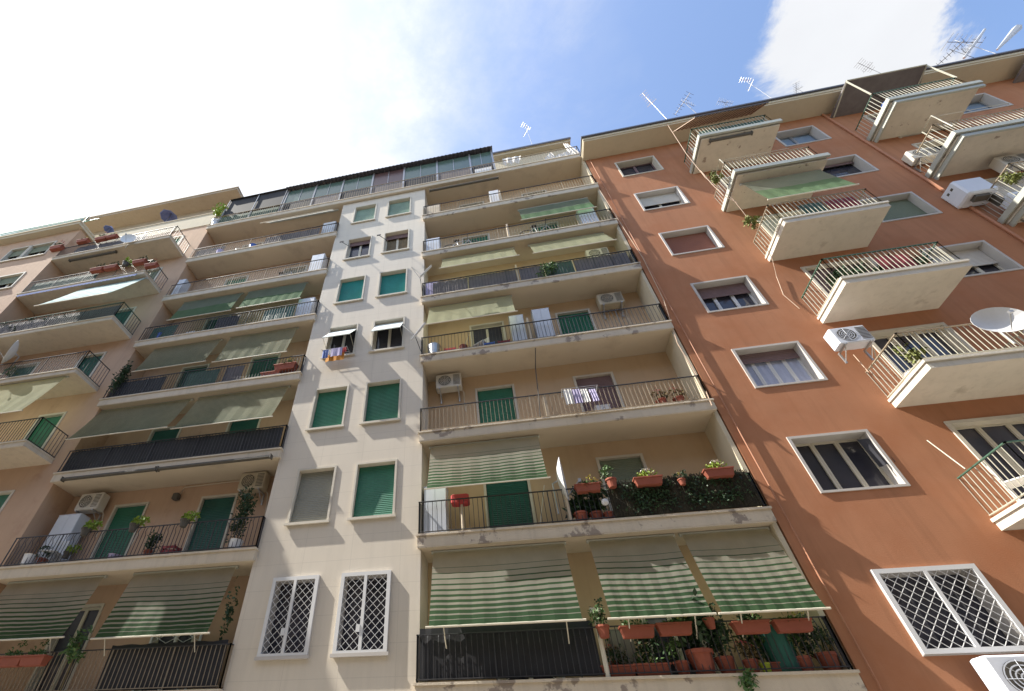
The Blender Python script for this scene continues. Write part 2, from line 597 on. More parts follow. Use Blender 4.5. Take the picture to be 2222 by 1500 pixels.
# ------------------------------------------------------------------ architecture
WY = 10.70                                   # facade plane
BY = 11.60                                   # back wall of the loggias
FT = [4.14, 7.2, 10.25, 13.38, 16.5, 19.53, 22.6, 25.8]   # slab tops
TH = 0.30
FY = 10.56                                   # front of the loggia slabs


def wall_holes(mb, x0, x1, z0, z1, y, holes):
    xs = sorted({x0, x1, *[min(max(h[0], x0), x1) for h in holes], *[min(max(h[1], x0), x1) for h in holes]})
    zs = sorted({z0, z1, *[h[2] for h in holes], *[h[3] for h in holes]})
    for i in range(len(xs) - 1):
        for j in range(len(zs) - 1):
            cx, cz = (xs[i] + xs[i + 1]) / 2, (zs[j] + zs[j + 1]) / 2
            if any(h[0] < cx < h[1] and h[2] < cz < h[3] for h in holes):
                continue
            mb.face([(xs[i], y, zs[j]), (xs[i + 1], y, zs[j]), (xs[i + 1], y, zs[j + 1]), (xs[i], y, zs[j + 1])])


def slats(mb, x0, x1, zlo, zhi, y, pitch=0.055, out_lo=0.0, depth=0.012):
    """roller shutter curtain as a run of curved slats; out_lo pushes the bottom outwards"""
    n = max(2, int((zhi - zlo) / pitch))
    for k in range(n):
        a, b = k / n, (k + 1) / n
        za, zb = zhi - (zhi - zlo) * a, zhi - (zhi - zlo) * b
        ya, yb = y - out_lo * a, y - out_lo * b
        zm, ym = za * 0.25 + zb * 0.75, (ya + yb) / 2 - depth
        mb.face([(x0, ya, za), (x0, ym, zm), (x1, ym, zm), (x1, ya, za)])
        mb.face([(x0, ym, zm), (x0, yb, zb), (x1, yb, zb), (x1, ym, zm)])
    mb.box(x0, x1, y - out_lo - 0.012, y - out_lo + 0.012, zlo - 0.03, zlo)


def window(par, x0, x1, z0, z1, y=WY, fw=0.09, rec=0.2, frame='stone_frame', shut=None, leaves=2, leafm='cream_frame', glass='window_glass', sill=True, curtain=None, grille=False, proj=None, proud=0.03, label=None, door=False):
    """outer surround size; rec = recess of the sash"""
    fr = MB()
    fr.box(x0, x0 + fw, y - proud, y + rec + 0.06, z0, z1)
    fr.box(x1 - fw, x1, y - proud, y + rec + 0.06, z0, z1)
    fr.box(x0 + fw, x1 - fw, y - proud, y + rec + 0.06, z1 - fw, z1)
    if not door:
        fr.box(x0 + fw, x1 - fw, y - proud, y + rec + 0.06, z0, z0 + fw * 0.8)
        if sill:
            fr.box(x0 - 0.04, x1 + 0.04, y - proud - 0.05, y - proud - 0.002, z0 - 0.02, z0 + 0.05)
    w = fr.build('door_frame' if door else 'window', frame, par)
    if label:
        w['label'] = label
    a, b, c, d = x0 + fw, x1 - fw, z0 + (0 if door else fw * 0.8), z1 - fw
    ys = y + rec
    MB().face([(a, ys + 0.05, c), (b, ys + 0.05, c), (b, ys + 0.05, d), (a, ys + 0.05, d)]).build('pane', glass, w)
    full = shut and shut[0] >= 0.99 and not proj
    if leaves and not full and not grille:
        lf = MB()
        t = 0.045
        lw = (b - a) / leaves
        for k in range(leaves):
            p, q = a + k * lw + 0.003, a + (k + 1) * lw - 0.003
            lf.box(p, p + t, ys, ys + 0.04, c, d)
            lf.box(q - t, q, ys, ys + 0.04, c, d)
            lf.box(p + t, q - t, ys, ys + 0.04, c, c + t)
            lf.box(p + t, q - t, ys, ys + 0.04, d - t, d)
        lf.build('sash', leafm, w)
    if curtain:
        cm = MB()
        n = 26
        for k in range(n):
            xa, xb = a + (b - a) * k / n, a + (b - a) * (k + 1) / n
            o1, o2 = 0.012 * math.sin(k * 1.9), 0.012 * math.sin((k + 1) * 1.9)
            cm.face([(xa, ys + 0.03 + o1, c + 0.05), (xb, ys + 0.03 + o2, c + 0.05), (xb, ys + 0.03 + o2, d), (xa, ys + 0.03 + o1, d)])
        cm.build('curtain', curtain, w)
    if shut:
        fcl, sm = shut
        sh = MB()
        zlo = d - (d - c) * fcl
        slats(sh, a + 0.01, b - 0.01, zlo, d, ys - 0.05, out_lo=(proj or 0.0))
        sh.build('shutter', sm, w)
        if proj:
            arms = MB()
            for xx in (a + 0.02, b - 0.02):
                arms.tube([(xx, ys, zlo - 0.25), (xx, ys - 0.05 - proj, zlo)], 0.008, 4)
            arms.build('shutter_arm', 'cream_iron', w)
    if grille:
        g = MB()
        yg = y - 0.075
        fw2 = 0.085
        mid = (x0 + x1) / 2
        for (p, q) in ((x0, x0 + fw2), (x1 - fw2, x1), (mid - 0.035, mid + 0.035)):
            g.box(p, q, yg, yg + 0.04, z0 + 0.02, z1)
        g.box(x0 + fw2, mid - 0.035, yg, yg + 0.04, z1 - fw2, z1)
        g.box(mid + 0.035, x1 - fw2, yg, yg + 0.04, z1 - fw2, z1)
        g.box(x0 + fw2, mid - 0.035, yg, yg + 0.04, z0 + 0.02, z0 + 0.1)
        g.box(mid + 0.035, x1 - fw2, yg, yg + 0.04, z0 + 0.02, z0 + 0.1)
        g.build('grille_frame', 'white_paint', w)
        gb = MB()
        for (p, q) in ((x0 + fw2, mid - 0.035), (mid + 0.035, x1 - fw2)):
            lo, hi = z0 + 0.1, z1 - fw2
            st = 0.185
            k = -20
            while k < 40:
                for sg in (1, -1):
                    # line z = lo + k*st + sg*(x-p)
                    pts = []
                    zb = lo + k * st
                    xa, xb = p, q
                    za, zb2 = zb, zb + sg * (q - p)
                    # clip to lo..hi
                    def xat(z):
                        return p + (z - zb) * sg
                    xs_ = [(xa, za), (xb, zb2)]
                    out = []
                    for (xx, zc) in xs_:
                        if zc < lo:
                            xx, zc = xat(lo), lo
                        elif zc > hi:
                            xx, zc = xat(hi), hi
                        out.append((xx, zc))
                    if p - 1e-6 <= out[0][0] <= q + 1e-6 and p - 1e-6 <= out[1][0] <= q + 1e-6 and abs(out[0][0] - out[1][0]) > 0.02:
                        gb.tube([(out[0][0], yg + 0.02 + sg * 0.005, out[0][1]), (out[1][0], yg + 0.02 + sg * 0.005, out[1][1])], 0.0062, 4, caps=False)
                k += 1
        gb.build('lattice', 'white_paint', w)
        if grille == 2:
            MB().box(mid - 0.12, mid - 0.035, yg - 0.012, yg - 0.001, z0 + 0.45, z0 + 0.6).build('lock_plate', 'white_paint', w)
    return w


def railing(par, pts, h, mat='iron', rail_mat=None, sp=0.12, r=0.009, rr=0.018, base=0.06, curls=False, z=0, name='railing', midpost=True):
    mb = MB()
    tp = MB() if rail_mat else mb
    for (p, q) in zip(pts[:-1], pts[1:]):
        p, q = Vector((*p, z)), Vector((*q, z))
        L = (q - p).length
        d = (q - p) / L
        n = max(2, int(round(L / sp)))
        for k in range(n + 1):
            c = p + d * (L * k / n)
            if midpost and (k % 14 == 0 or k == n):
                mb.tube([c + Vector((0, 0, 0)), c + Vector((0, 0, h))], r * 1.9, 4)
            elif curls and k % 2 == 0:
                mb.tube([c + Vector((0, 0, base)), c + Vector((0, 0, h * 0.72)), c + Vector((0, -0.05, h * 0.82)), c + Vector((0, -0.03, h * 0.93)), c + Vector((0, 0, h))], r, 4, caps=False)
            else:
                mb.tube([c + Vector((0, 0, base)), c + Vector((0, 0, h))], r, 4, caps=False)
        for zz_, m_ in ((h, tp), (base, mb)):
            side = Vector((-d.y, d.x, 0)) * rr
            a, b = p - d * rr + Vector((0, 0, zz_)), q + d * rr + Vector((0, 0, zz_))
            t = Vector((0, 0, rr * (0.55 if zz_ == h else 0.45)))
            m_.hexa([a - side - t, b - side - t, b + side - t, a + side - t, a - side + t, b - side + t, b + side + t, a + side + t])
    o = mb.build(name, mat, par)
    if rail_mat:
        tp.build('handrail', rail_mat, par)
    return o


# ---- the row across the street, behind the camera: it narrows the sky over the street and shows in the panes
opp = thing('apartment_building', 'pale apartment block across the street, behind the viewer', 'building', (0, -9.5, 0))
mb = MB()
hs = [(x, x + 1.3, 3.2 + 3.1 * k, 4.9 + 3.1 * k) for x in range(-58, 58, 4) for k in range(6)]
wall_holes(mb, -60, 60, 0, 22, -9.5, hs)
mb.box(-60, 60, -22, -9.9, 0, 21.9)
mb.build('wall', 'slab_clean', opp)
MB().box(-60.3, 60.3, -22, -8.9, 22.01, 22.4).build('cornice', 'cornice_paint', opp)
mb = MB()
for h in hs:
    mb.face([(h[0], -9.7, h[2]), (h[1], -9.7, h[2]), (h[1], -9.7, h[3]), (h[0], -9.7, h[3])])
mb.build('shutters', 'shutter_dark_green', opp)['kind'] = 'stuff'

# ---- the cream building: white strip, central loggias, left loggias
cream = thing('apartment_building', 'cream apartment block with a grey-white window strip between two stacks of long loggias', 'building', (-4.4, WY, 0))
STRIP = (-6.62, -2.27)
ROWS = [(4.68, 6.42), (7.78, 9.50), (10.86, 12.58), (13.98, 15.66), (17.05, 18.74), (20.13, 21.85), (23.25, 24.93)]
CA, CB = (-5.92, -4.74), (-4.17, -2.96)
mb = MB()
wall_holes(mb, STRIP[0], STRIP[1], 0, FT[7] - 0.32, WY, [(c[0] + .03, c[1] - .03, r[0] + .03, r[1] - .03) for c in (CA, CB) for r in ROWS])
mb.face([(STRIP[1], WY, 0), (STRIP[1], 12, 0), (STRIP[1], 12, FT[7] - .32), (STRIP[1], WY, FT[7] - .32)])
mb.face([(STRIP[0], WY, 0), (STRIP[0], 12, 0), (STRIP[0], 12, FT[7] - .32), (STRIP[0], WY, FT[7] - .32)])
mb.build('wall', 'strip_travertine', cream)
MB().box(-14.9, 5.6, 11.98, 22, 0, FT[7] - 0.02).build('core', 'loggia_plaster', cream)
spec = {
    0: (dict(grille=2, shut=None, frame='jamb_white', sill=True), dict(grille=2, frame='jamb_white')),
    1: (dict(shut=(0.985, 'shutter_grey'), proj=0.10), dict(shut=(0.96, 'shutter_green'), proj=0.08)),
    2: (dict(shut=(1.0, 'shutter_green')), dict(shut=(1.0, 'shutter_green'))),
    3: (dict(shut=(0.62, 'shutter_white'), proj=0.62, leafm='white_paint'), dict(shut=(0.52, 'shutter_white'), proj=0.45, leafm='cream_frame')),
    4: (dict(shut=(1.0, 'shutter_teal')), dict(shut=(1.0, 'shutter_teal'))),
    5: (dict(shut=(0.18, 'shutter_brown'), curtain=None), dict(shut=(0.18, 'shutter_brown'), curtain='curtain_brown')),
    6: (dict(shut=(0.88, 'shutter_pale'), proj=0.10), dict(shut=(0.88, 'shutter_pale'), proj=0.10)),
}
for i, (z0, z1) in enumerate(ROWS):
    for k, c in enumerate((CA, CB)):
        window(cream, c[0], c[1], z0, z1, fw=0.06, rec=0.2, **spec[i][k])


def hang_slab(par, x0, x1, yf, yb, zt, th, mat, name='balcony', lip=True):
    b = MB().box(x0, x1, yf, yb, zt - th, zt - 0.05)
    b.box(x0 - 0.03, x1 + 0.02, yf - 0.035, yb, zt - 0.048, zt)
    if lip:
        b.box(x0 + .002, x1 - .002, yf + 0.004, yf + 0.05, zt - th - 0.03, zt - th - 0.002)
    return b.build(name, mat, par)


def soffit(par, x0, x1, y0, y1, z):
    MB().box(x0, x1, y0, y1, z, z + 0.012).build('ceiling', 'soffit_paint', par)


LOG_C, LOG_L = (-2.265, 5.46), (-14.45, -6.625)
# central loggias
DC = [(-0.69, 0.59), (2.45, 3.68)]
DL = [(-12.62, -11.37), (-9.52, -8.26)]


def loggia_back(x0, x1, cols, door_h=2.25, mat='loggia_plaster'):
    mb = MB()
    holes = []
    for f in range(0, 7):
        for c in cols:
            holes.append((c[0] + .03, c[1] - .03, FT[f] + 0.0, FT[f] + door_h - .03))
    wall_holes(mb, x0, x1, 0, FT[7] - TH, BY, holes)
    return mb.build('loggia_wall', mat, cream)


loggia_back(LOG_C[0], LOG_C[1], DC)
loggia_back(LOG_L[0], LOG_L[1], DL, mat='peach_plaster')
MB().box(LOG_C[1] + .001, 5.56, WY + 0.004, 12.0, 0, FT[7] - TH).build('side_wall', 'cornice_paint', cream)
bal = {}
for f in range(0, 8):
    th = TH if f < 7 else 0.30
    if f < 7:
        bal['c', f] = hang_slab(cream, LOG_C[0] - 0.06, LOG_C[1] + 0.06, FY, 11.97, FT[f], th, 'slab_plaster')
        bal['l', f] = hang_slab(cream, LOG_L[0] - 0.02, LOG_L[1] + 0.06, FY, 11.97, FT[f], th, 'slab_clean')
    else:
        bal['c', f] = hang_slab(cream, LOG_L[0] - 0.02, LOG_C[1] + 0.08, FY, 12.6, FT[f], th, 'slab_clean', name='terrace')
    if f > 0:
        soffit(cream, LOG_C[0] + .004, LOG_C[1] - .004, FY + 0.06, BY - .002, FT[f] - th - 0.016)
        soffit(cream, LOG_L[0] + .004, LOG_L[1] - .004, FY + 0.06, BY - .002, FT[f] - th - 0.016)

cm = {0: 'shutter_dark_green', 1: 'shutter_dark_green', 2: 'shutter_green', 3: 'shutter_green', 4: 'shutter_brown', 5: 'shutter_grey', 6: 'shutter_dark_green'}
cshut = {0: (None, None), 1: ((1, 'shutter_dark_green'), (1, 'shutter_olive')), 2: ((1, 'shutter_green'), (1, 'shutter_brown')), 3: (None, (1, 'shutter_green')), 4: (None, None), 5: ((.5, 'shutter_green'), (.4, 'shutter_green')), 6: ((.9, 'shutter_dark_green'), (.9, 'shutter_dark_green'))}
lshut = {0: (None, None), 1: ((1, 'shutter_green'), (1, 'shutter_dark_green')), 2: ((1, 'shutter_dark_green'), (.5, 'shutter_dark_green')), 3: ((1, 'shutter_dark_green'), (1, 'shutter_dark_green')), 4: ((1, 'shutter_dark_green'), (1, 'shutter_green')), 5: ((.3, 'shutter_green'), (.6, 'shutter_grey')), 6: ((.5, 'shutter_brown'), None)}
for f in range(0, 7):
    for k, c in enumerate(DC):
        window(cream, c[0], c[1], FT[f], FT[f] + 2.25, y=BY, fw=0.07, rec=0.12, door=True, shut=cshut[f][k], frame='stone_frame')
    for k, c in enumerate(DL):
        window(cream, c[0], c[1], FT[f], FT[f] + 2.25, y=BY, fw=0.07, rec=0.12, door=True, shut=lshut[f][k], frame='stone_frame')
# white lattice gates behind the awnings of the lowest row
for (x0, x1) in ((-0.75, 0.65), (-9.5, -8.05)):
    g = MB()
    for xx in (x0, (x0 + x1) / 2 - .03, x1 - .06):
        g.box(xx, xx + .06, BY - 0.06, BY - 0.035, FT[0], FT[0] + 2.2)
    for k in range(9):
        for sgn in (1, -1):
            za = FT[0] + 0.1 + k * 0.22
            g.tube([(x0 + .06, BY - .05, za if sgn > 0 else za + .6), (x1 - .06, BY - .05, za + .6 if sgn > 0 else za)], .008, 4)
    g.build('security_gate', 'white_paint', cream)

RH = 0.86
rail_c = {0: 'iron', 1: 'iron', 2: 'rusty_iron', 3: 'rusty_iron', 4: 'iron', 5: 'cream_iron', 6: 'rusty_iron'}
for f in range(0, 7):
    railing(bal['c', f], [(LOG_C[0] - .03, WY - .01), (LOG_C[0] - .03, FY + .03), (LOG_C[1] + .02, FY + .03), (LOG_C[1] + .02, WY - .01)], RH, mat=('iron' if f in (1, 3, 4, 0) else 'rusty_iron'), rail_mat='iron', sp=0.115, z=FT[f], curls=f in (0, 1))
    railing(bal['l', f], [(LOG_L[0] + .02, FY + .03), (LOG_L[1] + .03, FY + .03), (LOG_L[1] + .03, WY - .01)], RH, mat='iron' if f in (1, 2, 3, 4) else 'rusty_iron', rail_mat='iron', sp=0.115, z=FT[f], curls=f == 1)
railing(bal['c', 7], [(LOG_L[0] + .02, 12.0), (LOG_L[0] + .02, FY + .04), (LOG_C[1] + .04, FY + .04), (LOG_C[1] + .04, 12.4)], 0.95, mat='rusty_iron', rail_mat='rusty_iron', sp=0.13, z=FT[7])
# balcony dividers in the middle of the central loggias
for f in range(1, 7):
    MB().box(1.30, 1.36, FY + 0.06, FY + 0.3, FT[f] + .003, FT[f] + (1.15 if f != 2 else 0.9)).build('divider', 'soffit_paint', cream)
# penthouse at the back of the terrace
p0, p1 = at(1070, 347, Y=12.0), at(1230, 314, Y=12.0)
MB().box(p0.x, p1.x, 12.0, 18, FT[7] + .003, p1.z - 0.3).build('penthouse', 'cornice_paint', cream)
MB().box(p0.x - .1, p1.x + 0.12, 11.72, 18.1, p1.z - 0.297, p1.z - 0.12).box(p0.x - .15, p1.x + .17, 11.66, 18.15, p1.z - 0.118, p1.z).build('penthouse_roof', 'cornice_paint', cream)
MB().box(p0.x - .17, p1.x + .19, 11.62, 11.655, p1.z - .13, p1.z + .03).build('roof_edge', 'roof_metal', cream)
MB().box(-14.2, p0.x - .2, 13.6, 18, FT[7] + .003, FT[7] + 3.1).build('penthouse', 'loggia_plaster', cream)

# ---- glazed veranda on the terrace
ver = thing('veranda', 'long glazed veranda with corrugated roof on the roof terrace', 'veranda', (-4.4, 11, FT[7]))
vy = 10.72
vx = [-10.35] + [at(x, y, Y=vy).x for x, y in ((690, 398), (748, 388), (812, 375), (878, 362), (948, 350), (1018, 338))] + [1.36]
vz = 28.62
for i in range(len(vx) - 1):
    gm = {3: 'veranda_red'}.get(i, 'veranda_glass')
    z0 = FT[7] + 1.0 if i > 3 else FT[7] + 0.9
    MB().box(vx[i] + .05, vx[i + 1] - .05, vy + .02, vy + .04, FT[7] + 1.25, vz - .1).build('glass_panel', gm, ver)
    MB().box(vx[i] + .05, vx[i + 1] - .05, vy + .01, vy + .05, FT[7] + .02, FT[7] + 1.15).build('lower_panel', 'screen_grey' if i % 2 else 'screen_black', ver)
    mb = MB()
    mb.box(vx[i] + .05, vx[i + 1] - .05, vy, vy + .06, FT[7] + 1.15, FT[7] + 1.25)
    mid = (vx[i] + vx[i + 1]) / 2
    mb.box(mid - .015, mid + .015, vy - .004, vy + .016, FT[7] + 1.25, vz - .1)
    mb.build('window_bar', 'steel', ver)
for x in vx:
    MB().box(x - .045, x + .045, vy - .02, vy + .08, FT[7], vz).build('post', 'steel', ver)
mb = MB()
nx = 150
pr = None
for k in range(nx + 1):
    x = -10.45 + (1.5 + 10.4) * k / nx
    o = 0.035 * math.sin(k * math.pi * 0.75)
    cur = (Vector((x, vy - 0.22, vz + .02 + o)), Vector((x, 13.7, vz + .45 + o)))
    if pr:
        mb.face([pr[0], cur[0], cur[1], pr[1]])
        mb.face([pr[0] - Vector((0, 0, .05)), cur[0] - Vector((0, 0, .05)), cur[0], pr[0]])
    pr = cur
mb.build('corrugated_roof', 'roof_metal', ver)
MB().box(1.33, 1.36, vy + .1, 13.5, FT[7] + .9, vz).build('side_glass', 'veranda_glass', ver)
# dark shade sail of the left part of the terrace
sh = thing('shade_awning', 'black shade cloth roof over the left end of the roof terrace', 'awning', (-12.3, 11, FT[7]))
mb = MB()
za, zb = at(497, 430, Y=10.75).z, at(628, 408, Y=10.75).z
for k in range(10):
    x0, x1 = -14.05 + 3.65 * k / 10, -14.05 + 3.65 * (k + 1) / 10
    for j in range(5):
        f0, f1 = j / 5, (j + 1) / 5
        P = lambda x, t: Vector((x, 10.6 + 2.2 * t, 28.75 + 0.3 * t - 0.10 * math.sin(math.pi * t) + (x + 12.2) * 0.02))
        mb.face([P(x0, f0), P(x1, f0), P(x1, f1), P(x0, f1)])
mb.box(-14.05, -10.45, 10.70, 10.715, 27.0, 28.72)
mb.build('cloth', 'screen_black', sh)
mb = MB()
for x in (-14.05, -12.2, -10.42):
    mb.tube([(x, 10.66, FT[7]), (x, 10.66, 28.8)], 0.025, 6)
mb.build('post', 'steel', sh)
tag(MB().box(-14.35, -10.5, FY + 0.10, FY + 0.115, FT[7] + .12, FT[7] + .9).build('balcony_screen', 'screen_green'), 'dark green screen along the railing at the left end of the roof terrace', 'screen')

# ---- peach building on the far left
peach = thing('apartment_building', 'peach apartment block at the far left with short projecting balconies', 'building', (-21, WY, 0))
PX0 = -22.0
FB = [6.95, 10.2, 13.28, 16.35, 19.42, 22.5][1:]
fz = {'a': 10.75, 'b': 13.96, 'c': 16.93, 'd': 20.10, 'e': 23.18}     # undersides
mb = MB()
holes = []
far_w = []
for k, z in enumerate([7.5, *fz.values()]):
    far_w.append((-17.05, -15.85, z + 0.22, z + 2.35))
    holes.append((-17.02, -15.88, z + 0.22, z + 2.32))
    if k > 1:
        far_w.append((-20.4, -19.1, z + 0.22, z + 2.35))
        holes.append((-20.37, -19.13, z + 0.22, z + 2.32))
wall_holes(mb, -40, LOG_L[0] - .005, 0, 26.2, WY, holes)
mb.face([(LOG_L[0] - .005, WY, 0), (LOG_L[0] - .005, 12.1, 0), (LOG_L[0] - .005, 12.1, 26.2), (LOG_L[0] - .005, WY, 26.2)])
mb.box(-40, LOG_L[0] - .01, 11.1, 22, 0, 26.15)
mb.build('wall', 'peach_plaster', peach)
dsh = ['shutter_green', 'shutter_green', 'shutter_dark_green', 'shutter_dark_green', 'shutter_dark_green', 'shutter_brown', 'shutter_olive']
for k, h in enumerate(far_w):
    window(peach, *h, fw=0.08, rec=0.15, door=True, shut=(1 if k != 2 else .8, dsh[k % 7]), proud=.025)
LX0 = -21.95
for n, z in fz.items():
    b = hang_slab(peach, LX0 + .01, -15.06, 9.55, WY + .1, z + 0.2, 0.2, 'slab_clean')
    railing(b, [(LX0 + .05, 9.6), (-15.1, 9.6), (-15.1, WY)], 0.95, mat='iron', rail_mat='iron' if n != 'c' else 'green_iron', sp=0.12, z=z + .2)
# parapet on top and the attic behind
q0, q1 = at(197, 515, Y=10.7), at(453, 467, Y=10.7)
MB().box(-23.0, LOG_L[0] - .02, WY - .03, WY + .12, 26.2, 27.5).box(-23.0, LOG_L[0] - .02, WY - .06, WY + .14, 27.502, 27.56).build('parapet', 'cornice_paint', peach)
# projecting block at the very left
mb = MB()
holes = []
lw = []
for (a, b, c, d) in ((at(28, 543, Y=9.6), at(60, 536, Y=9.6), 0, 0), (at(70, 534, Y=9.6), at(110, 528, Y=9.6), 0, 0), (at(0, 604, Y=9.6), at(45, 592, Y=9.6), 1, 0)):
    zt = (a.z + b.z) / 2
    lw.append((a.x - .1, b.x + .4, zt - 1.35, zt + .05))
    holes.append((a.x - .07, b.x + .37, zt - 1.32, zt + .02))
wall_holes(mb, -44, LX0, 0, 26.3, 9.6, holes)
mb.face([(LX0, 9.6, 0), (LX0, WY, 0), (LX0, WY, 26.3), (LX0, 9.6, 26.3)])
mb.build('projecting_wall', 'peach_plaster', peach)
for h in lw:
    window(peach, *h, y=9.6, fw=0.08, rec=0.15, shut=(.45, 'shutter_olive'))
MB().box(-44, LX0 + .12, 9.25, 12.2, 26.302, 26.5).box(-44, LX0 + .15, 9.2, 12.2, 26.502, 26.62).build('cornice', 'cornice_paint', peach)
a0_, a1_ = at(205, 470, Y=12.0), at(517, 406, Y=12.0)
az = (a0_.z + a1_.z) / 2
MB().box(-34, a1_.x - .3, 13.0, 20, 26.2, az - .3).build('attic', 'attic_plaster', peach)
MB().box(-34, a1_.x, 12.0, 20.4, az - .295, az - .1).box(-34, a1_.x + .04, 11.95, 20.4, az - .098, az).build('attic_roof', 'attic_plaster', peach)

# ---- orange building
orange = thing('apartment_building', 'orange stucco apartment block on the right with square window surrounds and cantilevered balconies', 'building', (15, WY, 0))
OX0, OX1 = 5.60, 34.0
OR = [(4.33, 5.80), (7.47, 8.96), (10.53, 12.0), (13.62, 15.1), (16.76, 18.24), (19.95, 21.38), (22.98, 24.42)]
OC = (25.25)
oh, wins = [], []
for i, (z0, z1) in enumerate(OR):
    for key, (x0, x1) in (('A', (6.72, 8.45)), ('C', (13.33, 15.07)), ('E', (19.8, 21.55))):
        wins.append((key, i, x0, x1, z0, z1))
        oh.append((x0 + .03, x1 - .03, z0 + .03, z1 - .03))
    for key, (x0, x1) in (('B', (10.03, 12.0)), ('D', (17.0, 18.9))):
        if i == 0:
            continue
        zb = z1 - 2.4
        wins.append((key, i, x0, x1, zb, z1))
        oh.append((x0 + .03, x1 - .03, zb + .03, z1 - .03))
mb = MB()
wall_holes(mb, OX0, OX1, 0, OC, WY, oh)
mb.face([(OX0, WY, 0), (OX0, 12.0, 0), (OX0, 12.0, OC), (OX0, WY, OC)])
mb.box(OX0 + .01, OX1, 11.2, 22, 0, OC - .01)
mb.build('wall', 'orange_stucco', orange)
sA = {0: dict(grille=1, frame='jamb_white', leaves=2), 1: dict(leaves=3, frame='jamb_white'), 2: dict(shut=(.24, 'shutter_brown'), curtain='curtain_blue', leaves=4, leafm='white_paint', frame='jamb_white'),
      3: dict(shut=(.36, 'shutter_brown'), leaves=3, leafm='white_paint', frame='jamb_white'), 4: dict(shut=(1, 'shutter_red'), frame='jamb_white'), 5: dict(shut=(.5, 'shutter_cream'), frame='jamb_white'), 6: dict(shut=None, leaves=2, leafm='shutter_brown')}
sC = {0: {}, 1: dict(shut=(.5, 'shutter_cream')), 2: dict(shut=(.5, 'shutter_cream')), 3: dict(shut=(.55, 'shutter_cream'), leaves=3), 4: dict(shut=(1, 'shutter_olive')), 5: dict(shut=(.1, 'shutter_brown'), leaves=0), 6: dict(leaves=2, glass='skyblue_glass', leafm='steel')}
for key, i, x0, x1, z0, z1 in wins:
    if key == 'A':
        k = dict(rec=0.26, fw=0.065)
        k.update(sA[i])
        window(orange, x0, x1, z0, z1, sill=False, **k)
    elif key in 'CE':
        k = dict(rec=0.26, fw=0.07, frame='jamb_white')
        k.update(sC[i] if key == 'C' else dict(glass='skyblue_glass', leafm='steel') if i == 6 else dict(shut=(.7, 'shutter_olive')))
        window(orange, x0, x1, z0, z1, sill=False, **k)
    else:
        window(orange, x0, x1, z0, z1, rec=0.15, fw=0.085, door=True, leaves=3, leafm='cream_frame', frame='stone_frame', shut={1: None, 2: None, 3: (.5, 'shutter_brown'), 4: (.4, 'shutter_cream'), 5: None, 6: (.3, 'shutter_brown')}[i])
# cornice: deep plastered eave with a dark metal edge
MB().box(OX0 - .12, OX1, 9.80, 12.5, OC, OC + .10).box(OX0 - .14, OX1, 9.76, 12.5, OC + .102, OC + .27).build('cornice', 'cornice_paint', orange)
MB().box(OX0 - .18, OX1, 9.68, 12.6, OC + .272, OC + .37).build('roof_edge', 'roof_metal', orange)
ob = {}
for i, (x0, x1, zs) in enumerate(((9.37, 12.25, (6.40, 9.48, 12.55, 15.64, 18.92, 22.15)), (16.12, 19.02, (6.4, 9.48, 12.55, 15.7, 18.86, 22.16)))):
    for k, z in enumerate(zs):
        mt = 'slab_pale'
        b = MB().box(x0, x1, 9.29, WY + .1, z, z + .17)
        b.box(x0 - .03, x1 + .03, 9.25, WY + .1, z + .172, z + .24)
        s = b.build('balcony', 'slab_cracked' if k in (4, 5) else mt, orange)
        if i == 1 or k >= 4:
            g = MB()
            g.box(x0 - .09, x1 + .08, 9.17, 9.248, z + .06, z + .25)
            g.box(x0 - .09, x0 - .032, 9.25, WY, z + .06, z + .25)
            if i == 1:
                g.box(x0 + .03, x1 + .05, 9.22, 9.286, z - .16, z - .003)
                g.box(x0 + .03, x0 + .09, 9.29, WY, z - .16, z - .003)
            g.build('gutter', 'grey_moulding', s)
        railing(s, [(x0 + .03, WY), (x0 + .03, 9.33), (x1 - .03, 9.33), (x1 - .03, WY)], 0.92, mat='cream_iron', rail_mat='green_iron' if k in (0, 2, 5) else 'rusty_iron', sp=0.125, r=.009, rr=.02, base=.08, z=z + .24, midpost=False)
        ob[i, k] = (x0, x1, z)

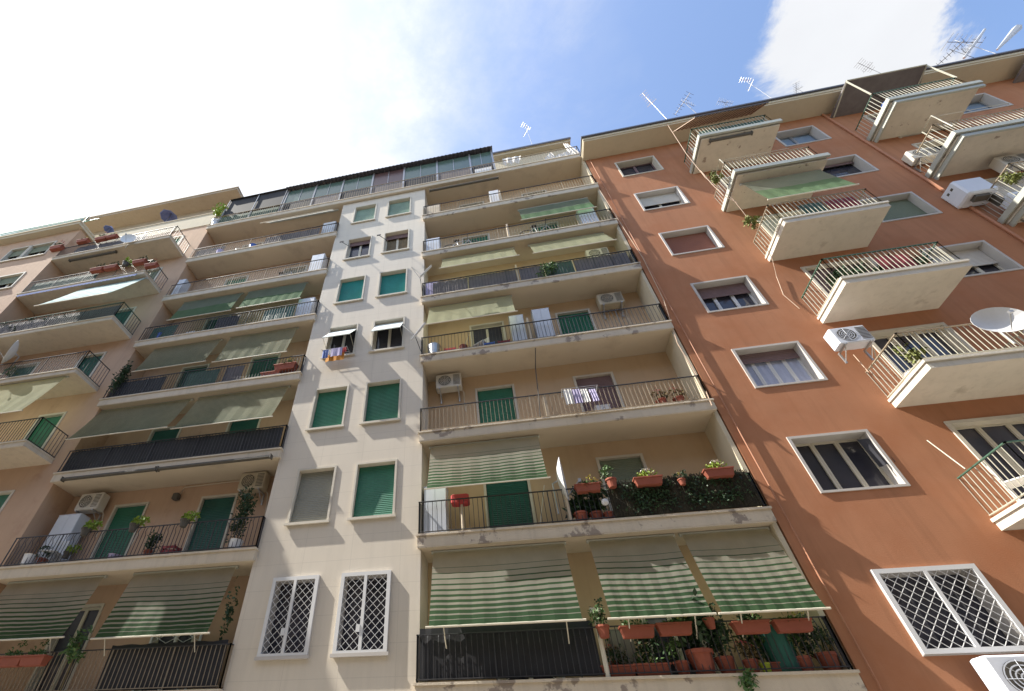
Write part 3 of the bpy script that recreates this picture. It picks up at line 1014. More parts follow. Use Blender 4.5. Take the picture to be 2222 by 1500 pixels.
# ------------------------------------------------------------------ awnings
def awning(x0, x1, zt, yb, zb, mat, label, group, yt=10.50, arms=True, sag=0.07, wav=0.014, roller='grey_moulding', skew=0.0, valance=True):
    if yt == 10.50:
        # roller hung from the slab just behind the railing, bar resting a hand's width outside it
        k = 10.85 / 10.55
        x0, x1, yb, zb = x0 * k, min(x1 * k, LOG_C[1] - .03), yb * k, (zb - EYE.z) * k + EYE.z
        if x0 < -6:
            x1 = min(x1, LOG_L[1] - .12)
        yt, zt = 10.85, zt - .07
    t = thing('awning', label, 'awning', ((x0 + x1) / 2, yt, zt), group)
    NU, NV = 24, 16
    mb = MB()
    ph = (x0 * 3.1) % 6

    def P(u, v):
        x = x0 + .04 + (x1 - x0 - .08) * u
        y = yt - 0.04 + (yb - yt + .04) * v
        z = zt + (zb - zt) * v - sag * math.sin(math.pi * v) * (1 + .3 * math.sin(u * 5 + ph)) + skew * v * (u - .5)
        y -= wav * math.sin(u * 40 + ph) * v
        return Vector((x, y, z))
    for i in range(NU):
        for j in range(NV):
            u0, u1, v0, v1 = i / NU, (i + 1) / NU, j / NV, (j + 1) / NV
            mb.face([P(u0, v0), P(u1, v0), P(u1, v1), P(u0, v1)], [(u0, v0), (u1, v0), (u1, v1), (u0, v1)])
    mb.build('cloth', mat, t, uv=True)
    MB().tube([(x0, yt, zt + .01), (x1, yt, zt + .01)], 0.045, 8).build('roller', roller, t)
    MB().tube([(x0 - .03, yb, zb - .01 - skew / 2), (x1 + .03, yb, zb - .01 + skew / 2)], 0.022, 6).build('front_bar', 'cream_frame', t)
    if arms and zt < 7.5:
        for x in (x0 + .35, x1 - .35):
            MB().tube([(x, yb, zb), (x, (yb + FY) / 2 + .04, zb - .22), (x, FY + .03, zb - 0.34)], 0.012, 5).build('arm', 'cream_frame', t)
    return t


G0 = 'awnings of the long loggias'
row = {0: 'lowest row', 1: 'second row up', 2: 'third row up', 3: 'fourth row up', 4: 'fifth row up', 5: 'sixth row up', 6: 'top row'}
U = [0, FT[1] - TH, FT[2] - TH, FT[3] - TH, FT[4] - TH, FT[5] - TH, FT[6] - TH, FT[7] - .30]
awning(-1.97, 1.10, U[1], 9.97, 5.0, 'awning_bold', 'lowest awning with bold green and cream stripes, leftmost of three, beside the white strip', G0)
awning(1.55, 3.40, U[1], 9.95, 4.99, 'awning_bold', 'bold green striped awning in the middle of the three on the lowest central loggia', G0)
awning(3.50, 5.30, U[1], 9.95, 4.99, 'awning_bold', 'bold green striped awning beside the orange wall on the lowest central loggia', G0)
awning(-2.02, 0.97, U[2] - .04, 9.99, 8.10, 'awning_bold', 'single green striped awning with a bright hem above the dark green shutter and red box', G0, skew=0.0)
awning(-2.05, 0.97, U[4] - .05, 9.93, 14.15, 'awning_plain', 'pale lime awning near the white strip above the red-brown cluttered balcony', G0, sag=.08)
awning(-1.50, 1.42, U[5] - .05, 9.88, 17.15, 'awning_plain', 'left one of two bright pale lime awnings on the fifth row of the central loggias', G0, sag=.03)
awning(1.95, 4.82, U[5] - .05, 9.90, 17.15, 'awning_plain', 'right one of two bright pale lime awnings, next to the orange wall', G0, sag=.03)
awning(1.90, 4.85, U[6] - .25, 10.22, 20.1, 'awning_green', 'grey green plain awning high on the central loggias beside a white cabinet', G0)
awning(-13.70, -10.66, U[1], 10.1, 5.2, 'awning_bold', 'green striped awning at the lower left corner, left one of the lowest left loggia', G0)
awning(-9.85, -6.90, U[1], 10.1, 5.13, 'awning_bold', 'green striped awning beside the white strip on the lowest left loggia', G0)
awning(-14.10, -10.42, U[3], 10.0, 11.15, 'awning_fine', 'shaded fine striped awning, left one above the black railing screen', G0)
awning(-10.20, -6.80, U[3], 10.0, 11.05, 'awning_fine', 'sunlit cream and lime fine striped awning above the long black railing screen', G0)
awning(-13.28, -10.28, U[4] - .02, 10.2, 14.25, 'awning_fine', 'dull green awning with a climbing plant at its left end, fourth left row', G0)
awning(-9.95, -7.10, U[4], 10.2, 14.13, 'awning_fine', 'striped awning with a lace of sun specks over the balcony with flower pots', G0)
awning(-13.10, -10.24, U[5] - .02, 10.25, 17.2, 'awning_green', 'grey green awning, left one of the pair on the fifth left row', G0)
awning(-10.0, -7.25, U[5] - .04, 10.28, 17.3, 'awning_green', 'grey green awning with a bright hem, right one of the fifth row pair', G0)
awning(-10.5, -6.75, U[7] - .1, 10.0, 23.75, 'awning_white', 'thin white awning sloping out below the roof terrace near the white strip', G0, sag=.02, arms=False)
awning(-19.0, at(140, 830, Y=9.72).x, 13.93, 9.1, at(50, 890, Y=9.1).z, 'awning_plain', 'lime white awning stretched out from the far left balcony at the picture edge', 'awnings of the projecting balconies', yt=9.72, sag=.12, arms=False)
awning(at(150, 642, Y=9.5).x, at(300, 612, Y=9.5).x, 19.95, 8.75, at(200, 642, Y=8.75).z, 'awning_teal', 'teal and white awning under the far left balcony with terracotta pots', 'awnings of the projecting balconies', yt=9.75, sag=.05, arms=False)
t = awning(9.50, 12.1, 18.82, 9.25, 17.02, 'awning_green', 'large grey green awning hanging between two balconies of the orange facade', 'awnings of the projecting balconies', yt=9.62, sag=.10, arms=False)
# rolled-up awning boxes under the slabs
GR = 'rolled up awnings under the slabs'
for (x0, x1, y, z, lab) in ((-13.9, -10.6, 10.5, U[2] - .03, 'rolled up awning under the slab above the left air conditioner, lower left loggia'),
                            (-10.5, -6.8, 10.5, U[2] - .03, 'rolled up awning under the slab above the two green doors, beside the white strip'),
                            (-2.0, 1.4, 10.65, 25.1, 'rolled up slatted blind below the roof terrace, beside the white cabinet'),
                            (-20.9, -18.2, 9.75, 23.1, 'rolled up awning under the highest far left balcony'),
                            (-21.0, -17.3, 9.75, 10.66, 'rolled up awning under the lowest far left balcony'),
                            (9.7, 11.2, 9.38, 22.08, 'rolled up awning under the highest balcony of the middle column, orange facade')):
    tag(MB().tube([(x0, y, z), (x1, y, z)], 0.06, 8).box(x0 - .03, x0, y - .07, y + .07, z - .07, z + .07).box(x1, x1 + .03, y - .07, y + .07, z - .07, z + .07).build('rolled_awning', 'ac_dark'), lab, 'awning', GR)


# ------------------------------------------------------------------ makers of repeated things
def mk_ac(casing='ac_casing'):
    def f():
        t = thing('air_conditioner', 'x', 'air conditioner', (0, 0, 0), 'outdoor air conditioner units')
        MB().bev(-.42, .42, -.16, .16, 0, .58, .025).build('casing', casing, t)
        m = MB()
        m.disc_ring((-.12, -.165, .29), (1, 0, 0), (0, 0, 1), 0, .225, 24)
        m.build('fan_opening', 'ac_dark', t)
        m = MB()
        for r in (.06, .11, .16, .215):
            m.disc_ring((-.12, -.175, .29), (1, 0, 0), (0, 0, 1), r - .008, r + .008, 24)
        for k in range(8):
            a = k * math.pi / 4
            m.tube([(-.12, -.175, .29), (-.12 + .225 * math.cos(a), -.175, .29 + .225 * math.sin(a))], .004, 3)
        m.build('fan_grille', casing, t)
        m = MB()
        for k in range(9):
            m.box(.16, .38, -.168, -.163, .08 + k * .05, .10 + k * .05)
        m.build('side_louvre', 'ac_dark', t)
        for x in (-.3, .3):
            m = MB()
            m.box(x - .02, x + .02, -.18, .24, -.04, -.005)
            m.box(x - .02, x + .02, .2, .24, -.36, -.04)
            m.tube([(x, -.14, -.03), (x, .22, -.32)], .012, 4)
            m.build('bracket', 'steel', t)
        MB().tube([(.36, .1, .1), (.46, .15, -.05), (.44, .27, -.3), (.47, .28, -.75)], .014, 5).build('hose', 'cream_frame', t)
        return t
    return f


def mk_box(leaf='leaf_green', petal=None, n=70, h=.24):
    def f():
        t = thing('flower_box', 'x', 'flower box', (0, 0, 0), 'flower boxes and pots')
        m = MB()
        m.hexa([(-.27, -.08, 0), (.27, -.08, 0), (.27, .08, 0), (-.27, .08, 0), (-.31, -.1, .17), (.31, -.1, .17), (.31, .1, .17), (-.31, .1, .17)])
        m.box(-.325, .325, -.115, .115, .172, .2)
        m.build('trough', 'terracotta', t)
        MB().leaves((0, 0, .2 + h * .6), .3, .13, h, n * 2, .07).build('foliage', leaf, t)
        if petal:
            MB().leaves((0, -.03, .22 + h), .28, .12, h * .6, 26, .05).build('blossom', petal, t)
        return t
    return f


def mk_pot(leaf='leaf_green', n=80, h=.3, r=.12, potm='terracotta', petal=None, size=.06, spread=1.7):
    def f():
        t = thing('potted_plant', 'x', 'potted plant', (0, 0, 0), 'flower boxes and pots')
        MB().lathe((0, 0, 0), [(r * .7, 0), (r, r * 1.5), (r * 1.12, r * 1.5), (r * 1.12, r * 1.8), (r * .9, r * 1.8), (r * .85, r * 1.55)], 12).build('pot', potm, t)
        m = MB()
        for k in range(4):
            a = k * 1.7
            m.tube([(0, 0, r * 1.5), (math.cos(a) * r * .5, math.sin(a) * r * .5, r * 1.6 + h * .6)], .006, 3)
        m.leaves((0, 0, r * 1.8 + h * .55), r * spread, r * spread, h * .6, int(n * 2.2), size)
        m.build('foliage', leaf, t)
        if petal:
            MB().leaves((0, 0, r * 1.8 + h), r * spread, r * spread, h * .3, 24, .05).build('blossom', petal, t)
        return t
    return f


def mk_dish(r=.45, m_='plastic_white'):
    def f():
        t = thing('satellite_dish', 'x', 'satellite dish', (0, 0, 0), 'satellite dishes')
        m = MB()
        n, rings = 24, 5
        for i in range(rings):
            r0, r1 = r * i / rings, r * (i + 1) / rings
            for j in range(n):
                a, b = 2 * math.pi * j / n, 2 * math.pi * (j + 1) / n
                Pt = lambda q, s, o=0: Vector((q * math.cos(s), -.35 * q * q / r + o, q * math.sin(s) * 1.08))
                m.face([Pt(r0, a), Pt(r1, a), Pt(r1, b), Pt(r0, b)])
                m.face([Pt(r0, a, .012), Pt(r0, b, .012), Pt(r1, b, .012), Pt(r1, a, .012)])
                if i == rings - 1:
                    m.face([Pt(r1, a), Pt(r1, a, .012), Pt(r1, b, .012), Pt(r1, b)])
        m.build('reflector', m_, t, smooth=True)
        MB().tube([(0, -.05, -r * 1.0), (0, -r * 1.1, -.08)], .014, 5).box(-.035, .035, -r * 1.1 - .06, -r * 1.1 + .02, -.12, -.04).build('feed_arm', 'steel', t)
        MB().tube([(0, .01, 0), (0, .16, -.05), (0, .16, -.75)], .025, 6).build('pole', 'steel', t)
        return t
    return f


def mk_yagi(L=1.3, els=9, mast=2.2, w=.42, mat='steel', mast_mat='alu_white', grid=False):
    def f():
        t = thing('tv_antenna', 'x', 'antenna', (0, 0, 0), 'roof antennas')
        MB().tube([(0, 0, 0), (0, 0, mast)], .012, 6).build('mast', mast_mat, t)
        m = MB()
        z = mast * .86
        m.tube([(-L * .4, 0, z), (L * .6, 0, z)], .015, 4)
        for k in range(els):
            x = -L * .4 + L * k / (els - 1)
            q = w * (1 - .45 * k / els)
            m.tube([(x, -q, z), (x, q, z)], .009, 4)
            m.tube([(x, 0, z - .05), (x, 0, z + .05)], .008, 4)
        m.build('boom', mat, t)
        m = MB()
        z2 = mast * .6
        m.tube([(-.1, -.3, z2), (-.1, .3, z2)], .01, 4)
        for k in range(5):
            m.tube([(-.2, -.24 + k * .12, z2 - .12), (-.08, -.24 + k * .12, z2), (-.2, -.24 + k * .12, z2 + .12)], .007, 4)
        m.build('reflector_grid', mast_mat if grid else mat, t)
        return t
    return f


def cabinet(x0, x1, y0, y1, z0, z1, label, mat='cabinet_white'):
    t = thing('cabinet', label, 'cabinet', ((x0 + x1) / 2, (y0 + y1) / 2, z0), 'storage cabinets on the balconies')
    MB().box(x0, x1, y0 + .02, y1, z0, z1).box(x0 - .015, x1 + .015, y0 + .005, y1, z1 + .001, z1 + .02).build('carcass', mat, t)
    xm = (x0 + x1) / 2
    MB().box(x0 + .01, xm - .004, y0, y0 + .018, z0 + .04, z1 - .01).build('door', mat, t)
    MB().box(xm + .004, x1 - .01, y0, y0 + .018, z0 + .04, z1 - .01).build('door', mat, t)
    return t


def cloth(pts, mat, label, cat='laundry', name='hanging_cloth', nu=10, nv=8, amp=.02, group='washing hung out to dry'):
    """a cloth spanned over four corners tl,tr,br,bl with folds"""
    a, b, c, d = [Vector(p) for p in pts]
    nrm = (b - a).cross(d - a).normalized()
    m = MB()
    Pf = lambda u, v: a.lerp(b, u).lerp(d.lerp(c, u), v) + nrm * (amp * math.sin(u * 17 + a.x * 3) * (.3 + v))
    for i in range(nu):
        for j in range(nv):
            m.face([Pf(i / nu, j / nv), Pf((i + 1) / nu, j / nv), Pf((i + 1) / nu, (j + 1) / nv), Pf(i / nu, (j + 1) / nv)])
    return tag(m.build(name, mat, smooth=True), label, cat, group)


def screen(x0, x1, z0, z1, mat, label, y=FY + .065, wav=.006, group='screens tied behind the railings'):
    m = MB()
    n = int((x1 - x0) / .12)
    for k in range(n):
        a, b = x0 + (x1 - x0) * k / n, x0 + (x1 - x0) * (k + 1) / n
        oa, ob_ = wav * math.sin(k * 2.1), wav * math.sin((k + 1) * 2.1)
        ta, tb = .012 * math.sin(k * 1.3 + x0), .012 * math.sin((k + 1) * 1.3 + x0)
        m.face([(a, y + oa, z0), (b, y + ob_, z0), (b, y + ob_, z1 + tb), (a, y + oa, z1 + ta)])
        m.face([(a, y + oa + .006, z0), (a, y + oa + .006, z1 + ta), (b, y + ob_ + .006, z1 + tb), (b, y + ob_ + .006, z0)])
    return tag(m.build('railing_screen', mat), label, 'screen', group)


# screens behind railings
screen(-2.25, 1.30, FT[0] + .04, FT[0] + 1.0, 'screen_black', 'black plastic screen on the lowest balcony beside the white strip, below the bold striped awning')
screen(-9.7, -6.70, FT[0] + .04, FT[0] + .95, 'screen_black', 'black plastic screen on the lowest left balcony, left of the white strip')
screen(-14.35, -6.70, FT[2] + .04, FT[2] + .84, 'screen_black', 'long black screen filling the railing below the sunlit fine striped awning')
screen(-14.3, -12.1, FT[3] + .05, FT[3] + .80, 'screen_black', 'black screen with a climbing plant, left end of the fourth left balcony')
screen(-11.2, -9.9, FT[3] + .05, FT[3] + .80, 'screen_green', 'dark green screen in the middle of the fourth left balcony')
screen(-9.6, -8.9, FT[3] + .05, FT[3] + .80, 'screen_grey', 'brown grey screen in the fourth left balcony, left of the flower pots')
screen(-14.0, -12.9, FT[4] + .05, FT[4] + .80, 'screen_green', 'green screen at the left end of the fifth left balcony')
screen(-11.0, -10.0, FT[4] + .05, FT[4] + .80, 'screen_black', 'dark panel behind the bars in the middle of the fifth left balcony')
screen(-8.9, -7.6, FT[4] + .05, FT[4] + .80, 'shutter_dark_green', 'teal green panel behind the bars at the right part of the fifth left balcony')
screen(-14.2, -12.6, FT[6] + .05, FT[6] + .75, 'screen_grey', 'grey screen at the left end of the top left balcony')
screen(-10.4, -7.5, FT[6] + .05, FT[6] + .78, 'screen_grey', 'grey brown screen in the right half of the top left balcony')
xs = [-1.95, -.55, .95, 1.28]
screen(-1.9, -.55, FT[4] + .05, FT[4] + .84, 'screen_grey', 'grey screen panel left of centre on the fifth central balcony', y=FY + .06)
screen(-.5, 1.28, FT[4] + .05, FT[4] + .84, 'screen_grey', 'grey screen panel left of the divider on the fifth central balcony', y=FY + .06)
screen(1.40, 2.3, FT[4] + .05, FT[4] + .84, 'screen_grey', 'brown grey screen panel right of the divider on the fifth central balcony', y=FY + .06)
screen(2.35, 3.35, FT[4] + .05, FT[4] + .84, 'screen_green', 'green screen panel behind the leafy plant on the fifth central balcony', y=FY + .06)
screen(3.4, 4.7, FT[4] + .05, FT[4] + .84, 'screen_grey', 'lilac grey screen panel near the orange wall on the fifth central balcony', y=FY + .06)
# reed mat: many upright canes
m = MB()
x = 2.32
while x < 5.42:
    h = FT[1] + .92 + random.uniform(-.05, .04)
    m.tube([(x, FY + .005 + random.uniform(-.012, .012), FT[1] + .04), (x + random.uniform(-.012, .012), FY - .01 + random.uniform(-.012, .012), h)], .009, 4, caps=False)
    x += random.uniform(.010, .017)
m.box(2.3, 5.42, FY + .02, FY + .03, FT[1] + .04, FT[1] + .9)
m.leaves((3.9, FY - .01, FT[1] + .5), 1.55, .02, .42, 600, .06)
tag(MB().leaves((3.1, FY - .03, FT[1] + .5), .8, .03, .45, 900, .07).build('ivy', 'leaf_dark'), 'dark ivy over the left half of the reed mat', 'plant')
tag(MB().leaves((4.6, FY - .03, FT[1] + .5), .8, .03, .45, 900, .07).build('ivy', 'leaf_dark'), 'dark ivy over the right half of the reed mat', 'plant')
tag(m.build('reed_fence', 'reed_mat'), 'dark brown reed mat along the railing under the row of flower boxes', 'screen')

# air conditioners
A1, A2, A3 = mk_ac('ac_casing'), mk_ac('ac_white'), mk_ac('cabinet_yellowed')
place('ac', A1, (-13.25, 11.32, 9.15), 'beige air conditioner on the peach wall above a white cabinet, lower left loggia', rz=.0)
place('acy', A3, (-7.65, 11.32, 9.30), 'beige air conditioner beside the white strip above the climbing plant, lower left loggia')
p = at(972, 822, Y=11.1); place('ac', A1, (p.x, 11.32, p.z - .3), 'beige air conditioner high on the wall left of the bright green door, third central loggia')
p = at(1325, 643, Y=11.1); place('acy', A3, (p.x, 11.32, p.z - .3), 'beige air conditioner high on the wall near the orange building, fourth central loggia')
p = at(1297, 545, Y=11.1); place('ac', A1, (p.x, 11.32, p.z - .3), 'air conditioner in deep shade beneath the right lime awning, fifth central loggia')
place('acw', A2, (9.32, 10.32, 11.25), 'white air conditioner on the orange wall left of the white satellite dish', rz=-math.pi / 2 * 0 + 0.0)
t = thing('boiler_cabinet', 'large plain white boxed unit on the orange wall at the right edge, below a balcony', 'boiler', (15.95, 10.4, 16.75))
MB().bev(15.52, 16.38, 10.10, 10.69, 16.80, 17.62, .05).build('casing', 'ac_white', t)
MB().box(15.7, 16.1, 10.2, 10.4, 16.68, 16.795).box(16.25, 16.29, 10.25, 10.5, 16.4, 16.795).build('pipe_outlet', 'ac_dark', t)
MB().box(15.51, 15.519, 10.25, 10.33, 17.35, 17.43).box(15.51, 15.519, 10.42, 10.5, 17.35, 17.43).build('vent', 'ac_dark', t)
place('acw', A2, (16.75, 10.3, 15.85), 'white air conditioner partly behind the balcony bars at the right edge', scale=(1.1, 1.3, 1.1))
place('ac', A1, (17.9, 10.3, 18.05), 'dark looking air conditioner under the slab at the right picture edge')
place('ac', A1, (16.35, 10.45, 19.7), 'grey unit on the orange wall left of the second balcony at the upper right')
place('acw', A2, (7.72, 10.28, 3.55), 'white air conditioner below the big lattice window at the lower right corner', scale=(1.3, 1.1, 1.15))

# cabinets
cabinet(-13.95, -13.15, 11.05, 11.42, FT[1] + .003, FT[1] + 1.75, 'white louvred cabinet beside the left air conditioner on the second left balcony')
cabinet(-14.38, -14.0, 10.72, 11.1, FT[5] + .003, FT[5] + 1.45, 'white cabinet at the left end of the sixth left balcony')
cabinet(-7.55, -6.95, 10.70, 11.1, FT[5] + .003, FT[5] + 1.5, 'white cabinet at the right end of the sixth left balcony, beside the white strip')
cabinet(-7.6, -6.9, 10.75, 11.32, FT[4] + .003, FT[4] + 1.35, 'white cabinet right of the teal panel on the fifth left balcony')
cabinet(-7.5, -6.85, 10.75, 11.15, FT[6] + .003, FT[6] + 1.4, 'white cabinet at the right end of the top left balcony', )
cabinet(.75, 1.22, 10.75, 11.15, FT[3] + .003, FT[3] + 1.5, 'white cabinet with a cane in front, left of the divider on the fourth central balcony')
cabinet(1.55, 2.12, 10.75, 11.15, FT[3] + .003, FT[3] + 1.65, 'tall white cabinet right of the divider beside the green shutter, fourth central balcony')
cabinet(-2.2, -1.62, 10.72, 11.12, FT[1] + .003, FT[1] + 1.35, 'white cabinet below the left end of the striped awning, second central balcony')
cabinet(-2.2, -1.6, 10.72, 11.12, FT[5] + .003, FT[5] + 1.2, 'pale lilac cabinet at the left end of the sixth central balcony')
cabinet(-2.15, -1.55, 10.72, 11.12, FT[6] + .003, FT[6] + 1.15, 'cream cabinet at the left end of the top central balcony', 'soffit_paint')
cabinet(.85, 1.28, 10.68, 11.05, FT[6] + .003, FT[6] + 1.35, 'white cabinet at the divider of the top central balcony', 'plastic_white')
cabinet(4.3, 4.95, 10.68, 11.05, FT[5] + .003, FT[5] + 1.45, 'white cabinet beside the grey green awning on the sixth central balcony', 'plastic_white')
cabinet(-2.2, -1.7, 10.72, 11.1, FT[4] + .003, FT[4] + 1.05, 'dark blue box at the left end of the fifth central balcony', 'cloth_lilac')
cabinet(4.75, 5.35, 10.72, 11.1, FT[4] + .003, FT[4] + .95, 'grey cupboard at the right end of the fifth central balcony', 'screen_grey')
cabinet(1.6, 2.05, 10.85, 11.25, FT[0] + .003, FT[0] + .85, 'grey corrugated locker behind the bars beside the cream post, lowest central balcony', 'shutter_grey')
cabinet(2.7, 3.1, 10.95, 11.3, FT[2] + .003, FT[2] + .5, 'white low chest behind the laundry rack on the third central balcony', 'plastic_white')
cabinet(.25 + .1, 1.2, FY + .12, 11.0, FT[7] + .004, FT[7] + .75, 'white low chest on the roof terrace right of the veranda', 'plastic_white')

# flower boxes and pots
BOXV = {'bg': mk_box('leaf_green'), 'by': mk_box('leaf_green', 'petal_yellow', 60, .16), 'bd': mk_box('leaf_dark', None, 90, .22), 'br': mk_box('leaf_dark', 'petal_red', 70, .2), 'bw': mk_box('leaf_lime', 'petal_white', 60, .15)}
POTV = {'pg': mk_pot(), 'pd': mk_pot('leaf_dark', 110, .4, .14), 'py': mk_pot('leaf_dark', 60, .22, .1, petal='petal_yellow'), 'pl': mk_pot('leaf_lime', 90, .2, .09, 'ac_dark', size=.07, spread=2.0), 'plime': mk_pot('leaf_dark', 40, .3, .09, 'lime_plastic'),
        'pb': mk_pot('leaf_dark', 140, .7, .17, 'terracotta', size=.12, spread=1.8), 'pp': mk_pot('leaf_dark', 110, .55, .15, size=.16, spread=2.2), 'pr': mk_pot('leaf_dry', 90, .25, .12, petal='petal_red')}


def fbox(kind, px, py, Y, label, dz=-.1, s=1.0, Z=None):
    p = at(px, py, Y=Y)
    z = Z if Z is not None else p.z + dz
    mk = BOXV.get(kind) or POTV[kind]
    return place(kind, mk, (p.x, Y, z), label, scale=(s, s, s))


RB = FY - .09
fbox('pg', 1310, 1372, RB, 'small terracotta pot on the railing right of the cream post, lowest central balcony')
fbox('bg', 1382, 1368, RB, 'terracotta box on the railing, first box right of the cream post on the lowest balcony', dz=-.13)
fbox('by', 1462, 1362, RB, 'terracotta box with a yellow tag left of centre on the lowest central railing', dz=-.13)
fbox('py', 1540, 1352, RB, 'red pot with yellow blossoms below the gap between two striped awnings')
fbox('br', 1628, 1358, RB, 'terracotta box with a pink figure at its left end on the lowest central railing', dz=-.13)
fbox('by', 1718, 1355, RB, 'terracotta box with yellow marks, rightmost on the lowest central railing', dz=-.13)
fl = FT[0] + .004
fbox('bd', 1345, 1470, 10.72, 'terracotta box on the floor right of the cream post, lowest central balcony', Z=fl)
fbox('pr', 1338, 1440, 10.95, 'terracotta pot stacked behind the box beside the cream post', Z=fl + .1)
fbox('bg', 1420, 1470, 10.72, 'terracotta box overflowing with bright green leaves on the balcony floor', Z=fl, s=1.05)
fbox('pg', 1486, 1465, 10.74, 'terracotta pot left of the tall bush on the balcony floor', Z=fl, s=1.1)
fbox('pb', 1528, 1450, 10.76, 'tall dark bush in a terracotta pot in the middle of the lowest right balcony', Z=fl, s=1.35)
fbox('pb', 1578, 1450, 10.8, 'wide leafy shrub in a terracotta pot right of the tall bush', Z=fl, s=.95)
fbox('pr', 1635, 1455, 10.74, 'terracotta pot beside the lime green pot, on its left', Z=fl, s=1.05)
fbox('plime', 1667, 1460, 10.72, 'small lime green pot on the floor of the lowest right balcony', Z=fl)
fbox('bd', 1705, 1460, 10.74, 'low terracotta box right of the lime green pot', Z=fl, s=.85)
fbox('pg', 1752, 1455, 10.74, 'terracotta pot near the right end of the lowest balcony floor', Z=fl, s=1.15)
fbox('pd', 1800, 1440, 10.8, 'dark spreading plant in the right corner of the lowest balcony', Z=fl, s=1.2)
m = MB().leaves((at(1612, 1478, Y=10.5).x, 10.48, FT[0] - .05), .22, .08, .26, 120, .09, droop=1.2)
tag(m.build('trailing_plant', 'leaf_green'), 'green plant trailing over the slab edge of the lowest central balcony', 'plant')
m = MB().leaves((1.45, 10.75, 5.35), .16, .16, .65, 160, .08, droop=.5)
tag(m.build('trailing_plant', 'leaf_dark'), 'dark plant hanging behind the left edge of the middle striped awning', 'plant')
for (x, z, n_, lf, lab) in ((2.35, 4.75, 420, 'leaf_dark', 'dark tangled greenery behind the bars left of the tall bush, lowest balcony'), (3.3, 4.95, 700, 'leaf_dark', 'dark tangled bush rising behind the lowest flower boxes'), (4.2, 4.8, 420, 'leaf_green', 'loose green shoots behind the bars right of the tall bush'), (5.05, 4.75, 420, 'leaf_dark', 'dark trailing greenery in the right end bars of the lowest balcony')):
    tag(MB().leaves((x, 10.78, z), .36, .14, .42, n_, .085).build('bush', lf), lab, 'plant')
# second central balcony
fbox('by', 1276, 1060, RB, 'terracotta box with yellow blossoms on the railing, left end of the flower row', dz=-.1, s=.95)
fbox('pg', 1328, 1050, RB, 'small red pot with green tuft on the railing between two flower boxes', dz=-.1)
fbox('bw', 1407, 1046, RB, 'terracotta box with wispy pale shoots on the railing above the reed mat', dz=-.1)
fbox('py', 1478, 1040, RB, 'small yellow flowering plant on the railing above the reed mat', dz=-.15, s=.8)
fbox('bw', 1560, 1028, RB, 'terracotta box full of pale blossoms, rightmost on the railing above the reed mat', dz=-.1)
fl = FT[1] + .004
fbox('pp', 1262, 1125, 10.72, 'strappy dark plant in a terracotta pot right of the cream divider', Z=fl)
fbox('pp', 1295, 1122, 10.76, 'strappy dark plant in a terracotta pot left of the white globe lamp', Z=fl, s=.95)
fbox('pg', 1322, 1118, 10.72, 'terracotta pot at the left edge of the reed mat', Z=fl)
# third central balcony
fbox('pr', 1435, 870, 10.7, 'dark red plant near the right end of the third central balcony, left one', Z=FT[2] + .004, s=1.1)
fbox('pr', 1472, 866, 10.7, 'dark red plant at the right end of the third central balcony, right one', Z=FT[2] + .004, s=1.1)
# fifth central balcony plant
m = MB().leaves((at(1190, 600, Y=10.5).x, 10.48, FT[4] + .35), .42, .12, .45, 260, .09)
tag(m.build('climbing_plant', 'leaf_green'), 'leafy plant growing through the railing in the middle of the fifth central balcony', 'plant')
# second left balcony
for k, (x, y, s) in enumerate(((188, 1152, 1.3), (292, 1143, 1.3), (402, 1133, 1.3))):
    fbox('pl', x, y - 4, 10.5, ('lime green plant in a ring on the railing, left one of three', 'lime green plant in a ring on the railing, middle one of three', 'lime green plant in a ring on the railing, right one of three')[k], dz=-.2, s=s)
fl = FT[1] + .004
fbox('pl', 152, 1190, 10.75, 'lime green plant on the floor behind the bars, below the left railing plant', Z=fl + .2, s=1.1)
fbox('pb', 330, 1180, 10.75, 'bushy plant in a dark pot between the two green doors', Z=fl, s=.7)
fbox('pd', 100, 1200, 10.8, 'dark plant at the left end of the second left balcony', Z=fl, s=1.0)
t = thing('climbing_plant', '', '', (-7.35, 10.8, FT[1]))
MB().tube([(-7.35, 10.75, FT[1]), (-7.3, 10.85, FT[1] + 1.0), (-7.4, 10.8, FT[1] + 1.9)], .02, 5).build('stem', 'leaf_dry', t)
MB().leaves((-7.35, 10.8, FT[1] + 1.0), .30, .2, .95, 900, .09).build('foliage', 'leaf_dark', t)
tag(t, 'tall dark climbing plant beside the white strip below the air conditioner', 'plant')
# fourth left balcony
m = MB().leaves((-14.1, 10.5, FT[3] + 1.0), .26, .2, .9, 800, .09)
tag(m.build('climbing_plant', 'leaf_dark'), 'dark climbing plant at the left end of the fourth left balcony, beside the awning', 'plant')
fbox('by', 620, 800, 10.66, 'flower box with yellow blossoms at the right end of the fourth left balcony', Z=FT[3] + .25, s=1.3)
fbox('bg', 590, 812, 10.7, 'low green flower box left of the yellow blossoms, fourth left balcony', Z=FT[3] + .004, s=1.2)
